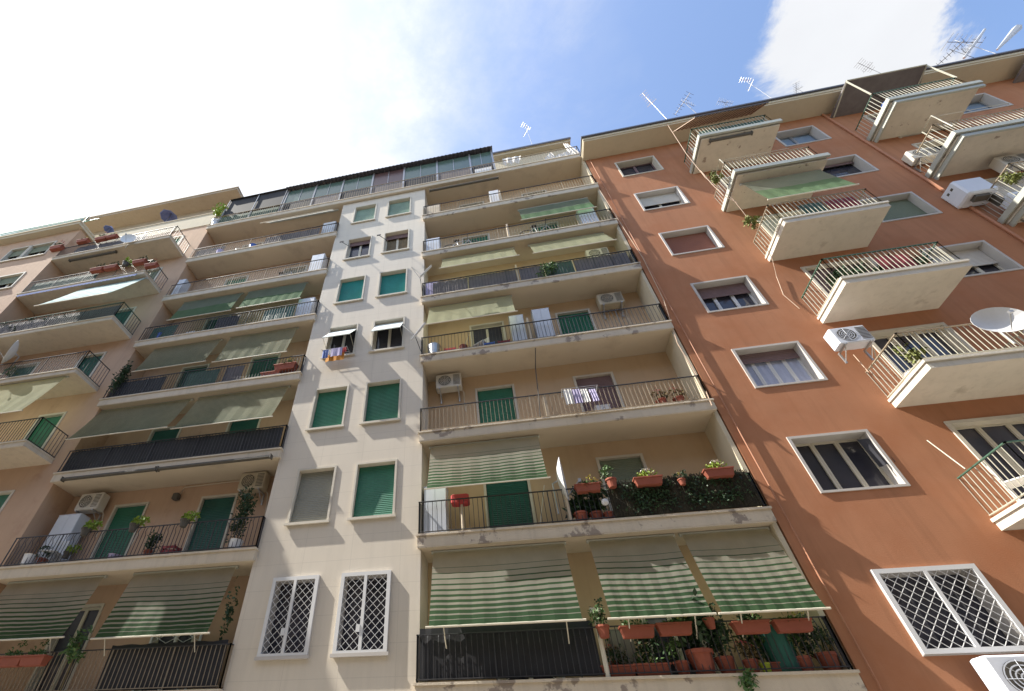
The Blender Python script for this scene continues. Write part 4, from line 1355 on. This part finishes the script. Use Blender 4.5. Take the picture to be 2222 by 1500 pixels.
# lowest left balcony
fbox('bg', 25, 1437, 10.45, 'terracotta box on the railing at the lower left corner, left one', dz=-.1, s=1.05)
fbox('bg', 75, 1435, 10.45, 'terracotta box on the railing at the lower left corner, right one', dz=-.1, s=1.05)
t = thing('bush', '', '', (at(165, 1405, Y=10.4).x, 10.45, FT[0]))
MB().leaves((at(165, 1405, Y=10.4).x, 10.45, at(165, 1405, Y=10.4).z), .32, .2, .42, 300, .1).build('foliage', 'leaf_green', t)
MB().tube([(at(165, 1405, Y=10.4).x, 10.5, FT[0]), (at(165, 1405, Y=10.4).x, 10.45, FT[0] + 1)], .015, 5).build('stem', 'leaf_dry', t)
tag(t, 'green bush between the two striped awnings at the lower left', 'plant')
tag(MB().leaves((-6.95, 10.72, 5.6), .14, .16, .8, 170, .09).build('trailing_plant', 'leaf_dark'), 'dark plant hanging beside the white strip, right of the lowest left awning', 'plant')
# roof terrace left
m = MB().leaves((-14.2, 10.7, 27.3), .55, .4, .8, 330, .16, droop=-.5)
tag(m.build('palm_shrub', 'leaf_lime'), 'bright lime shrub at the left end of the roof terrace', 'plant')
tag(MB().lathe((-14.25, 10.75, FT[7] + .003), [(.16, 0), (.22, .5), (.26, .52), (.26, .6), (.2, .6)], 12).build('planter_tub', 'cabinet_white'), 'pale blue tub holding the lime shrub on the roof terrace', 'planter')
# far left balconies
ey = 9.5
for k, (px_, py_, kind, lab, s) in enumerate((
        (213, 585, 'bd', 'terracotta box on the far left railing with pots, first from the left', 1.1), (243, 580, 'bd', 'terracotta box on the far left railing with pots, second from the left', 1.1),
        (273, 572, 'pl', 'cactus like lime plant in a red pot on the far left railing', 1.5), (305, 568, 'bd', 'terracotta box on the far left railing, right of the cactus like plant', 1.1), (330, 575, 'br', 'terracotta box near the corner of the far left railing with pots', 1.0),
        (182, 523, 'by', 'flower box with yellow leaves on the highest far left railing', 1.1), (222, 518, 'br', 'flower box with reddish plants on the highest far left railing', 1.1), (245, 513, 'by', 'low yellow flowering box right of the reddish one on the highest far left railing', 1.0),
        (125, 538, 'br', 'reddish flower box at the left end of the highest far left railing', 1.2))):
    fbox(kind, px_, py_, ey, lab, dz=-.2, s=s)
for (a, b, f_, mat_, lab) in ((-21.7, -18.6, 'b', 'leaf_green', None), (-21.8, -15.3, 'c', None, None)):
    pass
m = MB()
for x in (-21.3, -20.4, -19.5, -18.6, -17.8):
    m.leaves((x, 9.75, fz['c'] + .75), .5, .2, .4, 90, .1)
tag(m.build('hedge_plants', 'leaf_dark', ), 'row of dark green balcony plants behind the far left railing, level with the satellite dish', 'plant', kind='stuff')
m = MB()
for x in (-21.2, -20.2, -19.2, -18.3):
    m.leaves((x, 9.72, fz['b'] + .7), .5, .2, .35, 90, .1)
tag(m.build('hedge_plants', 'leaf_green'), 'row of green balcony plants above the lime white awning at the far left', 'plant', kind='stuff')
screen(-21.7, -15.2, fz['c'] + .25, fz['c'] + 1.05, 'screen_grey', 'grey screen along the far left railing with the dark plants', y=9.66)
screen(-21.7, -18.0, fz['d'] + .25, fz['d'] + 1.05, 'screen_green', 'green grey screen along the far left railing above the teal awning', y=9.66)
screen(-21.0, -16.8, fz['e'] + .25, fz['e'] + 1.0, 'screen_grey', 'grey screen along the highest far left railing', y=9.66)
place('parasol', lambda: (lambda t: (MB().lathe((0, 0, 0), [(.03, .5), (.55, .1), (.5, .08)], 8).build('canopy', 'cloth_blue', t), MB().tube([(0, 0, -1.4), (0, 0, .5)], .02, 5).build('pole', 'steel', t), t)[-1])(thing('parasol', 'x', 'parasol', (0, 0, 0), 'parasols on the attic terrace')),
      (at(368, 470, Y=11.3).x, 11.3, at(368, 470, Y=11.3).z - .2), 'dark blue parasol on the far left attic terrace')
o = place('parasol', None, (at(238, 497, Y=11.3).x, 11.3, at(238, 497, Y=11.3).z - .2), 'blue folded parasol at the left part of the attic terrace', scale=(.6, .6, 1))

# satellite dishes
D = mk_dish(.50)
place('dish', D, (11.22, 9.18, 10.43), 'large white satellite dish on the balcony railing of the orange facade at the right edge', rz=rad(-6), rx=rad(0), scale=(1.0, .7, .72))
p = at(33, 768, Y=9.5); place('dish', D, (p.x, 9.5, p.z), 'grey satellite dish on a far left balcony at the picture edge', rz=rad(-35))
p = at(280, 522, Y=9.45); place('dish', D, (p.x, 9.45, p.z), 'bright white satellite dish on the highest far left balcony', rz=rad(20), scale=(.7, .7, .7))
p = at(1211, 1035, Y=10.55); place('dish', D, (p.x, 10.75, p.z), 'grey satellite dish seen edge on beside the striped awning, second central balcony', rz=rad(80), scale=(.9, .9, 1.15))
# two panel antennas on arms at the right edge of the strip
for (a, b, c, d, lab) in (((893, 580), (912, 605), (935, 578), (913, 600), 'upper'), ((868, 702), (900, 728), (922, 702), (893, 738), 'lower')):
    Y = 9.9
    t = thing('flat_antenna', '%s one of two white slanted panel antennas on thin arms beside the white strip' % lab, 'antenna', at(*b, Y=Y), 'panel antennas beside the white strip')
    pa, pb = at(*c, Y=Y), at(*d, Y=Y)
    dd = (pb - pa)
    s_ = Vector((.03, .0, .03))
    q = Vector((0, .05, 0))
    MB().hexa([pa - s_ - q, pb - s_ - q, pb + s_ - q, pa + s_ - q, pa - s_ + q, pb - s_ + q, pb + s_ + q, pa + s_ + q]).build('panel', 'plastic_white', t)
    w0 = at(*a, Y=WY)
    MB().tube([w0, at(*b, Y=Y), (LOG_C[0], FY, at(*b, Y=Y).z - .25)], .012, 5).build('arm', 'iron', t)

# antennas on the roofs
Y1, Y2, Y3, Y4 = mk_yagi(.9, 6, 2.6, .22, 'steel', 'alu_white'), mk_yagi(1.2, 8, 1.9, .28, 'iron', 'iron'), mk_yagi(.6, 5, 3.0, .16, 'steel', 'alu_white'), mk_yagi(1.6, 8, 3.4, .35, 'iron', 'alu_white')
AY = 12.0


def ant(key, mk, base, top, lab, rz, s=1.0, mast=2.6):
    b, t_ = at(*base, Y=AY), at(*top, Y=AY)
    return place(key, mk, (b.x, AY, b.z - .3), lab, rz=rz, scale=(s, s, max(.6, (t_.z - b.z + .3) / mast)))


ant('y3', Y3, (1157, 320), (1159, 262), 'thin white antenna above the cream penthouse, left of the orange building', .6, mast=3.0)
ant('y1', Y1, (1450, 262), (1456, 190), 'white grid antenna on a tall mast, leftmost on the orange roof', .9)
ant('y2', Y2, (1515, 250), (1500, 212), 'dark comb antenna with many short rods above the brown pergola', 2.1, mast=1.9)
ant('y2', Y2, (1590, 238), (1586, 215), 'small dark antenna above the right part of the brown pergola', .3, s=.7, mast=1.9)
ant('y3', Y3, (1672, 212), (1690, 150), 'thin faint antenna between the brown pergola and the white cloud', .2, mast=3.0)
ant('y2', Y2, (1742, 200), (1745, 188), 'tiny antenna against the lower edge of the white cloud', 1.2, s=.6, mast=1.9)
ant('y2', Y2, (1908, 158), (1905, 132), 'dark antenna in front of the white cloud above the grey canopy', .5, s=.9, mast=1.9)
ant('y2', Y2, (2120, 128), (2118, 95), 'dark comb antenna between the two white poles at the upper right', 2.2, mast=1.9)
ant('y4', Y4, (2165, 118), (2205, 60), 'largest white antenna at the upper right corner', .2, s=1.2, mast=3.4)
tag(MB().tube([at(2092, 126, Y=12), at(2137, 64, Y=12)], .06, 6).build('mast', 'alu_white'), 'slanting white pole beside the largest antenna at the upper right', 'pole')
tag(MB().tube([at(2164, 108, Y=12), at(2207, 62, Y=12)], .05, 6, r1=.2).build('mast', 'alu_white'), 'thick white tapering pole of the corner antenna, widest at its top', 'pole')

# pergola and canopy above the top balconies of the orange facade
t = thing('pergola', 'brown slatted pergola roof above the highest balcony in the middle of the orange facade', 'pergola', (10.8, 9.5, 25))
m = MB()
o0, o1, w0, w1 = at(1510, 254, Y=9.05), at(1664, 223.5, Y=9.05), at(1461, 286, Y=9.72), at(1627, 249, Y=9.72)
m.hexa([o0, o1, w1, w0, o0 + Vector((0, 0, .02)), o1 + Vector((0, 0, .02)), w1 + Vector((0, 0, .02)), w0 + Vector((0, 0, .02))])
m.build('sheet', 'wood_slats', t)
m = MB()
for k in range(19):
    f = k / 18
    a, b = o0.lerp(o1, f), w0.lerp(w1, f)
    m.tube([a - Vector((0, 0, .03)), b - Vector((0, 0, .03))], .022, 4)
m.build('batten', 'cable', t)
MB().tube([o0 - Vector((.05, 0, 0)), o1 + Vector((.05, 0, 0))], .035, 5).build('edge_beam', 'roof_metal', t)
t = thing('canopy', 'grey metal canopy above the highest balcony at the upper right', 'canopy', (17.5, 9.5, 25))
m = MB().hexa([(16.1, 9.30, 24.94), (19.05, 9.30, 24.94), (19.2, 10.72, 24.80), (16.0, 10.72, 24.80), (16.1, 9.30, 25.0), (19.05, 9.30, 25.0), (19.2, 10.72, 24.88), (16.0, 10.72, 24.88)])
m.build('roof_sheet', 'screen_grey', t)
m = MB()
for x in (16.1, 19.05):
    m.tube([(x, 9.33, 23.3), (x, 9.33, 24.95)], .03, 5)
    m.tube([(x, 9.33, 24.93), (x, 10.7, 24.8)], .03, 5)
m.tube([(16.1, 9.3, 24.95), (19.05, 9.3, 24.95)], .03, 5)
m.build('frame', 'cream_iron', t)
t = thing('canopy', 'second grey canopy cut off by the right edge near the top', 'canopy', (24, 9.5, 25))
MB().hexa([(22.9, 9.20, 24.9), (25, 9.20, 24.9), (25, 10.72, 24.8), (22.9, 10.72, 24.8), (22.9, 9.20, 25.0), (25, 9.20, 25.0), (25, 10.72, 24.9), (22.9, 10.72, 24.9)]).build('roof_sheet', 'screen_grey', t)
MB().tube([(22.95, 9.25, 23.3), (22.95, 9.25, 24.9)], .03, 5).build('post', 'cream_iron', t)
MB().box(22.95, 25, 9.25, 10.69, 22.1, 22.35).build('balcony', 'slab_clean', orange)

# pipes and cables
G = 'cables on the facades'


def cabl(pts, r, mat, label, name='cable', cat='cable', group=G):
    return tag(MB().tube(pts, r, 5).build(name, mat), label, cat, group)


cabl([(15.85, WY - .05, 0.2), (15.85, WY - .05, 8), (15.85, WY - .05, 16), (15.85, WY - .05, 25.2)], .05, 'pipe_paint', 'orange painted downpipe running down between the two balcony columns', 'downpipe', 'pipe', group='downpipes')
cabl([(5.78, WY - .05, 0.2), (5.78, WY - .05, 12), (5.78, WY - .05, 25.2)], .018, 'pipe_paint', 'thin downpipe along the left edge of the orange facade', 'downpipe', 'pipe', group='downpipes')
cabl([at(1284, 385, Y=10.6), at(1350, 490, Y=10.6), at(1395, 560, Y=10.6), at(1440, 650, Y=10.6), at(1470, 745, Y=10.6), at(1530, 845, Y=10.6), at(1545, 880, Y=10.5)], .012, 'cable', 'pale cable slanting along the edge between cream and orange buildings')
cabl([at(1448, 270, Y=9.75), at(1490, 335, Y=9.4), at(1530, 385, Y=9.3), at(1590, 432, Y=9.3), at(1640, 495, Y=9.6), at(1675, 560, Y=10.4), at(1685, 600, Y=10.6)], .009, 'cable', 'tan cable hanging from the cornice past the three upper balconies')
cabl([at(1520, 370, Y=9.3), at(1545, 400, Y=9.3), at(1570, 425, Y=9.25), at(1600, 440, Y=9.3)], .010, 'cable', 'second thin cable sagging beside the yellow plant balcony')
cabl([at(1685, 600, Y=10.66), at(1700, 640, Y=10.66), at(1735, 670, Y=10.66)], .010, 'cable', 'short cable curl on the orange wall left of the middle balcony')
cabl([at(1852, 770, Y=10.6), at(1885, 808, Y=10.5)], .010, 'cable', 'short cable from the air conditioner down to the balcony')
cabl([at(2012, 956, Y=10.6), at(2095, 1018, Y=9.5)], .012, 'cream_iron', 'bright wire stretched from the orange wall to the lower right railing')
cabl([at(1162, 755, Y=10.5), at(1162, 800, Y=10.9), at(1170, 870, Y=10.5), at(1172, 905, Y=10.5)], .016, 'cable_dark', 'dark cable hanging down the middle of the third central loggia')
cabl([at(385, 1085, Y=11.57), at(400, 1058, Y=11.57), at(525, 1043, Y=11.57)], .02, 'soffit_paint', 'pale conduit bent around the right green door, second left loggia')
tag(MB().bev(at(380, 1072, Y=11.4).x - .1, at(380, 1072, Y=11.4).x + .1, 11.4, 11.59, at(380, 1072, Y=11.3).z - .1, at(380, 1072, Y=11.3).z + .12, .03).build('wall_lamp', 'ac_dark'), 'small dark wall lamp between the two green doors, second left loggia', 'lamp')
tag(MB().tube([(1.38, FY + .03, FT[0]), (1.40, FY + .03, FT[0] + 1.1)], .045, 6).box(1.3, 1.5, FY - .06, FY + .12, FT[0] + 1.1, FT[0] + 1.2).build('railing_post', 'cream_frame'), 'cream post with a square cap between black screen and flower boxes', 'post')
m = MB().lathe((at(1313, 1090, Y=10.55).x, 10.55, at(1313, 1090, Y=10.55).z - .08), [(.01, 0), (.07, .03), (.085, .08), (.07, .14), (.01, .165)], 12)
tag(m.build('globe_lamp', 'plastic_white', smooth=True), 'white globe lamp at the left edge of the reed mat', 'lamp')
# red box on the second central balcony
p = at(998, 1080, Y=10.62)
t = thing('water_heater', 'red box on a stand left of the dark green shutter, second central balcony', 'box', (p.x, 10.66, FT[1]))
MB().bev(p.x - .24, p.x + .22, 10.64, 10.9, p.z - .13, p.z + .13, .03).build('casing', 'cloth_red', t)
MB().tube([(p.x + .02, 10.75, FT[1]), (p.x + .02, 10.75, p.z - .13)], .03, 6).build('stand', 'soffit_paint', t)

# washing and clutter
p = at(1262, 868, Y=10.5)
t = thing('drying_rack', 'white laundry rack on the railing of the third central balcony', 'drying rack', (p.x, 10.35, p.z))
m = MB()
for k in range(5):
    m.tube([(p.x - .5, 10.2 + k * .08, p.z + .22), (p.x + .45, 10.2 + k * .08, p.z + .22)], .006, 4)
for x in (p.x - .5, p.x + .45):
    m.tube([(x, 10.2, p.z + .22), (x, 10.6, p.z + .22)], .012, 4)
m.build('wire_frame', 'alu_white', t)
for k, (mt, w, lab) in enumerate((('cloth_white', .26, 'white towel, left one on the third balcony rack'), ('cloth_lilac', .24, 'lilac shirt left of centre on the third balcony rack'), ('cloth_white', .2, 'white cloth in the middle of the third balcony rack'), ('cloth_lilac', .2, 'pale blue cloth right on the third balcony rack'))):
    x = p.x - .48 + k * .235
    cloth([(x, 10.22 + k * .04, p.z + .21), (x + w * .85, 10.22 + k * .04, p.z + .21), (x + w * .85, 10.24, p.z - .3), (x, 10.24, p.z - .3)], mt, lab)
# laundry hanging from the strip window
b0 = ROWS[3][0]
t = thing('drying_rack', 'small rack hanging out of the left window of the white strip', 'drying rack', (-5.3, 10.3, b0))
m = MB()
for k in range(4):
    m.tube([(-5.75, 10.6 - k * .12, b0 - .02), (-4.85, 10.6 - k * .12, b0 - .02)], .006, 4)
for x in (-5.75, -4.85):
    m.tube([(x, WY, b0 + .02), (x, 10.2, b0 - .02)], .01, 4)
m.build('wire_frame', 'steel', t)
for (x0, x1, y, z1, mt, lab) in ((-5.72, -5.5, 10.24, -.42, 'cloth_blue', 'blue cloth under the white strip window'), (-5.5, -5.4, 10.24, -.30, 'cloth_white', 'white cloth under the white strip window'),
                                 (-5.4, -5.0, 10.22, -.40, 'cloth_lilac', 'grey lilac cloth under the white strip window'), (-5.62, -4.95, 10.34, -.5, 'cloth_orange', 'orange cloth hanging lowest under the white strip window'), (-5.0, -4.86, 10.24, -.25, 'cloth_red', 'red cloth under the white strip window'),
                                 (-5.78, -5.6, 10.5, -.1, 'cloth_dark', 'black garment at the left side of the white strip window')):
    cloth([(x0, y, b0 - .03), (x1, y, b0 - .03), (x1, y + .02, b0 + z1), (x0, y + .02, b0 + z1)], mt, lab, nu=5)
for (k, c) in ((0, CA), (1, CB)):
    zt = ROWS[5][0] + 1.42
    tag(MB().tube([(c[0] + .1, WY, zt - .25), (c[0] - .12, 10.35, zt - .38)], .014, 4).box(c[0] - .2, c[0] - .02, 10.33, 10.36, zt - .42, zt - .36).build('curtain_rod', 'iron'), ('dark rod sticking out at the left open window of the white strip', 'dark rod sticking out at the right open window of the white strip')[k], 'rod')
# covered heap and clothes on the roof terrace beside the orange building
for (a, b, c, d, mt, lab) in (((1180, 345), (1195, 330), (1210, 345), (1190, 352), 'cloth_white', 'white sheet draped on the roof terrace railing'), ((1205, 338), (1240, 325), (1245, 340), (1212, 348), 'cloth_white', 'white cover over furniture near the right end of the roof terrace'),
                              ((1090, 345), (1130, 338), (1128, 352), (1092, 358), 'cloth_white', 'pale sheet behind the roof terrace railing right of the veranda'), ((1218, 345), (1235, 341), (1236, 347), (1220, 350), 'cloth_red', 'red cloth at the right end of the roof terrace')):
    pts = [at(*q, Y=10.66) for q in (a, b, c, d)]
    cloth(pts, mt, lab, amp=.05)
cloth([at(1222, 312, Y=10.8), at(1232, 312, Y=10.8), at(1258, 332, Y=10.8), at(1240, 340, Y=10.8)], 'cloth_white', 'white cloth canopy at the right end of the roof terrace', amp=.05)
# bicycles: wheels, frame, handlebar


def mk_bike():
    t = thing('bicycle', 'x', 'bicycle', (0, 0, 0), 'bicycles on the balconies')
    for x in (-.5, .5):
        m = MB()
        for k in range(20):
            a, b = 2 * math.pi * k / 20, 2 * math.pi * (k + 1) / 20
            m.tube([(x + .32 * math.cos(a), 0, .33 + .32 * math.sin(a)), (x + .32 * math.cos(b), 0, .33 + .32 * math.sin(b))], .018, 4, caps=False)
        for k in range(8):
            a = 2 * math.pi * k / 8
            m.tube([(x, 0, .33), (x + .31 * math.cos(a), 0, .33 + .31 * math.sin(a))], .003, 3, caps=False)
        m.build('wheel', 'iron', t)
    m = MB()
    for a, b in (((-.5, .33), (-.15, .75)), ((-.5, .33), (-.08, .3)), ((-.08, .3), (-.18, .85)), ((-.08, .3), (.35, .72)), ((-.15, .75), (.35, .75)), ((.33, .85), (.5, .33))):
        m.tube([(a[0], 0, a[1]), (b[0], 0, b[1])], .018, 5)
    m.build('frame', 'alu_white', t)
    MB().tube([(.33, -.25, .9), (.33, 0, .88), (.33, .25, .9)], .014, 5).build('handlebar', 'iron', t)
    MB().box(-.3, -.06, -.05, .05, .86, .9).build('saddle', 'cable_dark', t)
    return t


place('bike', mk_bike, (2.6, 10.8, FT[5] + .02), 'bicycle behind the bars below the grey green awning', )
place('bike', None, (-.7, 10.85, FT[5] + .02), 'bicycle behind the bars on the left half of the sixth central balcony')
place('bike', None, (-8.9, 10.95, FT[5] + .02), 'bicycle in front of the grey window on the sixth left balcony', )
# folded racks, tubs, chairs
def mk_chair():
    t = thing('chair', 'x', 'chair', (0, 0, 0), 'chairs on the balconies')
    MB().bev(-.21, .21, -.2, .2, .42, .46, .01).build('seat', 'plastic_white', t)
    MB().box(-.21, .21, .18, .21, .5, .88).build('backrest', 'plastic_white', t)
    for x in (-.18, .18):
        for y in (-.17, .19):
            MB().tube([(x, y, 0), (x, y, .5 if y > 0 else .43)], .017, 5).build('leg', 'plastic_white', t)
    return t


place('chair', mk_chair, (-11.9, 10.95, FT[6] + .003), 'white chair on the top left balcony', rz=.4)
place('chair', None, (-.3, 10.95, FT[3] + .003), 'chair among the clutter under the pale lime awning, fourth central balcony', rz=-.5)
place('chair', None, (-13.2, 10.85, FT[1] + .003), 'white chair near the left end of the second left balcony', rz=.3)
place('chair', None, (9.75, 10.05, 6.64), 'white chair on the lowest balcony of the orange facade at the right edge', rz=.8)
for (x, y, z, r, h, mt, lab) in ((-13.7, 10.75, FT[1] + .003, .2, .35, 'plastic_white', 'white tub at the left end of the second left balcony'), (-13.6, 10.75, FT[4] + .003, .16, .42, 'blue_plastic', 'blue bucket at the left end of the fifth left balcony'),
                                 (-11.0, 10.72, FT[6] + .003, .22, .25, 'blue_plastic', 'blue basin on the top left balcony'), (-12.8, 10.72, FT[6] + .003, .22, .3, 'cloth_lilac', 'pale tub on the top left balcony'), (-1.9, 10.75, FT[3] + .003, .22, .5, 'steel', 'metal bin at the left end of the fourth central balcony'),
                                 (-.9, 10.75, FT[3] + .003, .14, .3, 'terracotta', 'terracotta pot on the fourth central balcony'), (4.55, 10.85, FT[0] + .003, .3, .75, 'shutter_dark_green', 'dark barrel behind the bars at the right end of the lowest balcony'), (-10.9, 10.75, FT[1] + .003, .18, .16, 'cloth_lilac', 'violet bowl beside the left green door'),
                                 (16.5, 9.6, 22.42, .2, .4, 'blue_plastic', 'blue bucket on the highest right balcony'), (9.8, 10.1, 9.73, .22, .3, 'plastic_white', 'white tub on the floor of the balcony with the satellite dish'), (-7.3, 10.75, FT[1] + .003, .18, .3, 'plastic_white', 'white bucket beside the climbing plant')):
    tag(MB().lathe((x, y, z), [(r * .8, 0), (r, h), (r * 1.06, h), (r * .94, h - .02), (r * .75, .03)], 14).build('tub', mt), lab, 'tub', 'tubs and buckets')
# wash line and cloths on orange balconies
tag(MB().leaves((at(1560, 395, Y=9.6).x, 9.6, 19.18 + .42), .24, .2, .32, 300, .09, droop=.4).build('balcony_plant', 'leaf_olive'), 'yellow green plant at the left end of the second highest balcony, orange facade', 'plant')
tag(MB().leaves((at(1668, 520, Y=9.5).x, 9.5, 15.9 + .42), .24, .2, .32, 300, .09, droop=.4).build('balcony_plant', 'leaf_olive'), 'yellow green trailing plants behind the left bars of the third balcony, orange facade', 'plant')
tag(MB().leaves((at(1990, 780, Y=9.6).x, 9.6, 9.75 + .42), .24, .2, .32, 300, .09, droop=.4).build('balcony_plant', 'leaf_olive'), 'yellow green bush at the corner of the balcony with the satellite dish', 'plant')
tag(MB().leaves((at(2200, 390, Y=9.6).x, 9.6, 15.95 + .42), .24, .2, .32, 300, .09, droop=.4).build('balcony_plant', 'leaf_olive'), 'yellow green plant behind the bars at the right picture edge', 'plant')
for k, (x, z) in enumerate(((9.75, 12.8), (10.2, 12.8), (10.9, 12.8), (11.7, 12.8))):
    place('pb', POTV['pb'], (x, 9.75, z), ('dark leafy plant in the left corner of the balcony above the air conditioner', 'dark leafy plant, second from the left in the balcony above the air conditioner', 'dark leafy plant in the middle of the balcony above the air conditioner', 'dark leafy plant at the right of the balcony above the air conditioner')[k], scale=(1, 1, .8))
for (x0, x1, zb_, mt, lab) in ((10.2, 10.9, 15.9, 'screen_green', 'dark green cloth behind the bars of the third balcony from the top'), (11.0, 11.8, 15.9, 'rug_red', 'brown red cloth behind the bars of the third balcony from the top'), (10.6, 11.4, 12.8, 'rug_red', 'brown red cloth behind the bars of the fourth balcony from the top'), (9.6, 12.1, 22.42, 'screen_green', 'green grey screen inside the highest balcony of the middle column')):
    screen(x0, x1, zb_, zb_ + .75, mt, lab, y=9.42)
place('rack2', lambda: (lambda t: (MB().tube([(0, 0, 0), (0, 0, 1.3), (.0, -.55, 1.3), (0, -.55, .3)], .02, 5).build('pole', 'cream_iron', t), MB().tube([(0, -.5, 1.28), (2.4, -.5, 1.28)], .008, 4).build('line', 'cream_iron', t), t)[-1])(thing('clothes_line', 'x', 'clothes line', (0, 0, 0), 'clothes lines')),
      (9.42, 9.95, 19.2), 'white clothes line frame above the second highest balcony, orange facade')
place('rack2', None, (16.3, 9.75, 19.15), 'pale clothes line frame standing above the second balcony at the upper right')
# hanging cloth in the orange window and rugs at the windows
w0 = at(1905, 1018, Y=10.8)
cloth([(w0.x - .05, 10.72, w0.z + .75), (w0.x + .5, 10.72, w0.z + .75), (w0.x + .5, 10.72, w0.z + .12), (w0.x - .02, 10.72, w0.z)], 'cloth_dark', 'dark cloth hanging in the open sash of the three pane orange wall window')
m = MB()
for k in range(34):
    x0 = -21.75 + 6.4 * k / 34
    m.face([(x0, 9.5, fz['d'] - .02), (x0 + .19, 9.5, fz['d'] - .02), (x0 + .19, 9.5, fz['d'] - .12), (x0 + .095, 9.5, fz['d'] - .17), (x0, 9.5, fz['d'] - .12)])
tag(m.build('valance', 'cloth_blue'), 'scalloped valance under the far left balcony with terracotta pots', 'valance')
tag(MB().tube([(-21, 9.45, 26.9), (-26, 9.45, 26.9)], .03, 4).tube([(-21.9, 9.4, 26.65), (-21.9, 9.4, 27.4), (-28.0, 9.4, 27.4)], .03, 4).box(-28, -22.2, 9.42, 9.44, 26.7, 27.3).build('roof_fence', 'shutter_teal'), 'teal fence on the roof at the far left', 'fence')

# odds and ends standing on the balconies
OG = 'brooms and crates on the balconies'
for k, (x, f_, mt, lab) in enumerate(((-1.35, 3, 'cloth_red', 'red crate left of the dark door on the fourth central balcony'), (-.05, 3, 'blue_plastic', 'blue crate in front of the dark door, fourth central balcony'), (.45, 3, 'rug_red', 'brown crate beside the white cabinet, fourth central balcony'),
                                      (-1.2, 5, 'cabinet_white', 'pale crate behind the bars near the left end of the sixth central balcony'), (3.6, 5, 'wood_slats', 'brown crate near the white cabinet on the sixth central balcony'), (-12.9, 6, 'wood_slats', 'brown crate on the top left balcony'),
                                      (-9.9, 5, 'cabinet_white', 'pale crate in the middle of the sixth left balcony'), (-9.3, 1, 'rug_red', 'brown red crate right of the left green door, second left balcony'), (-12.2, 4, 'cloth_white', 'white crate on the fifth left balcony'), (2.0, 6, 'soffit_paint', 'cream crate behind the top central railing'))):
    z = FT[f_] + .003
    m = MB()
    for q in range(3):
        m.box(x - .2, x + .2, 10.72, 10.74, z + .02 + q * .11, z + .09 + q * .11)
        m.box(x - .2, x + .2, 11.0, 11.02, z + .02 + q * .11, z + .09 + q * .11)
    for sx in (-.2, .18):
        for sy in (10.72, 11.0):
            m.box(x + sx - .002, x + sx + .022, sy - .003, sy + .023, z, z + .34)
        for q in range(3):
            m.box(x + sx, x + sx + .02, 10.745, 10.997, z + .02 + q * .11, z + .09 + q * .11)
    m.box(x - .19, x + .19, 10.75, 10.99, z + .01, z + .03)
    tag(m.build('crate', mt), lab, 'crate', OG)
for (x, f_, lean, lab) in ((-.95, 3, .25, 'broom leaning behind the bars left on the fourth central balcony'), (.62, 1, .3, 'broom leaning right of the dark green shutter, second central balcony'), (-10.6, 1, -.25, 'broom leaning between the green doors, second left balcony'), (-8.2, 5, .3, 'broom leaning near the right end of the sixth left balcony'), (2.3, 5, -.4, 'pole leaning behind the bars of the sixth central balcony')):
    z = FT[f_] + .003
    t = thing('broom', lab, 'broom', (x, 10.8, z), OG)
    MB().tube([(x, 10.75, z + .08), (x + lean, 11.2, z + 1.35)], .013, 5).build('handle', 'cream_frame', t)
    MB().hexa([(x - .14, 10.72, z), (x + .14, 10.72, z), (x + .14, 10.78, z), (x - .14, 10.78, z), (x - .1, 10.73, z + .09), (x + .1, 10.73, z + .09), (x + .1, 10.77, z + .09), (x - .1, 10.77, z + .09)]).build('bristles', 'cloth_red', t)
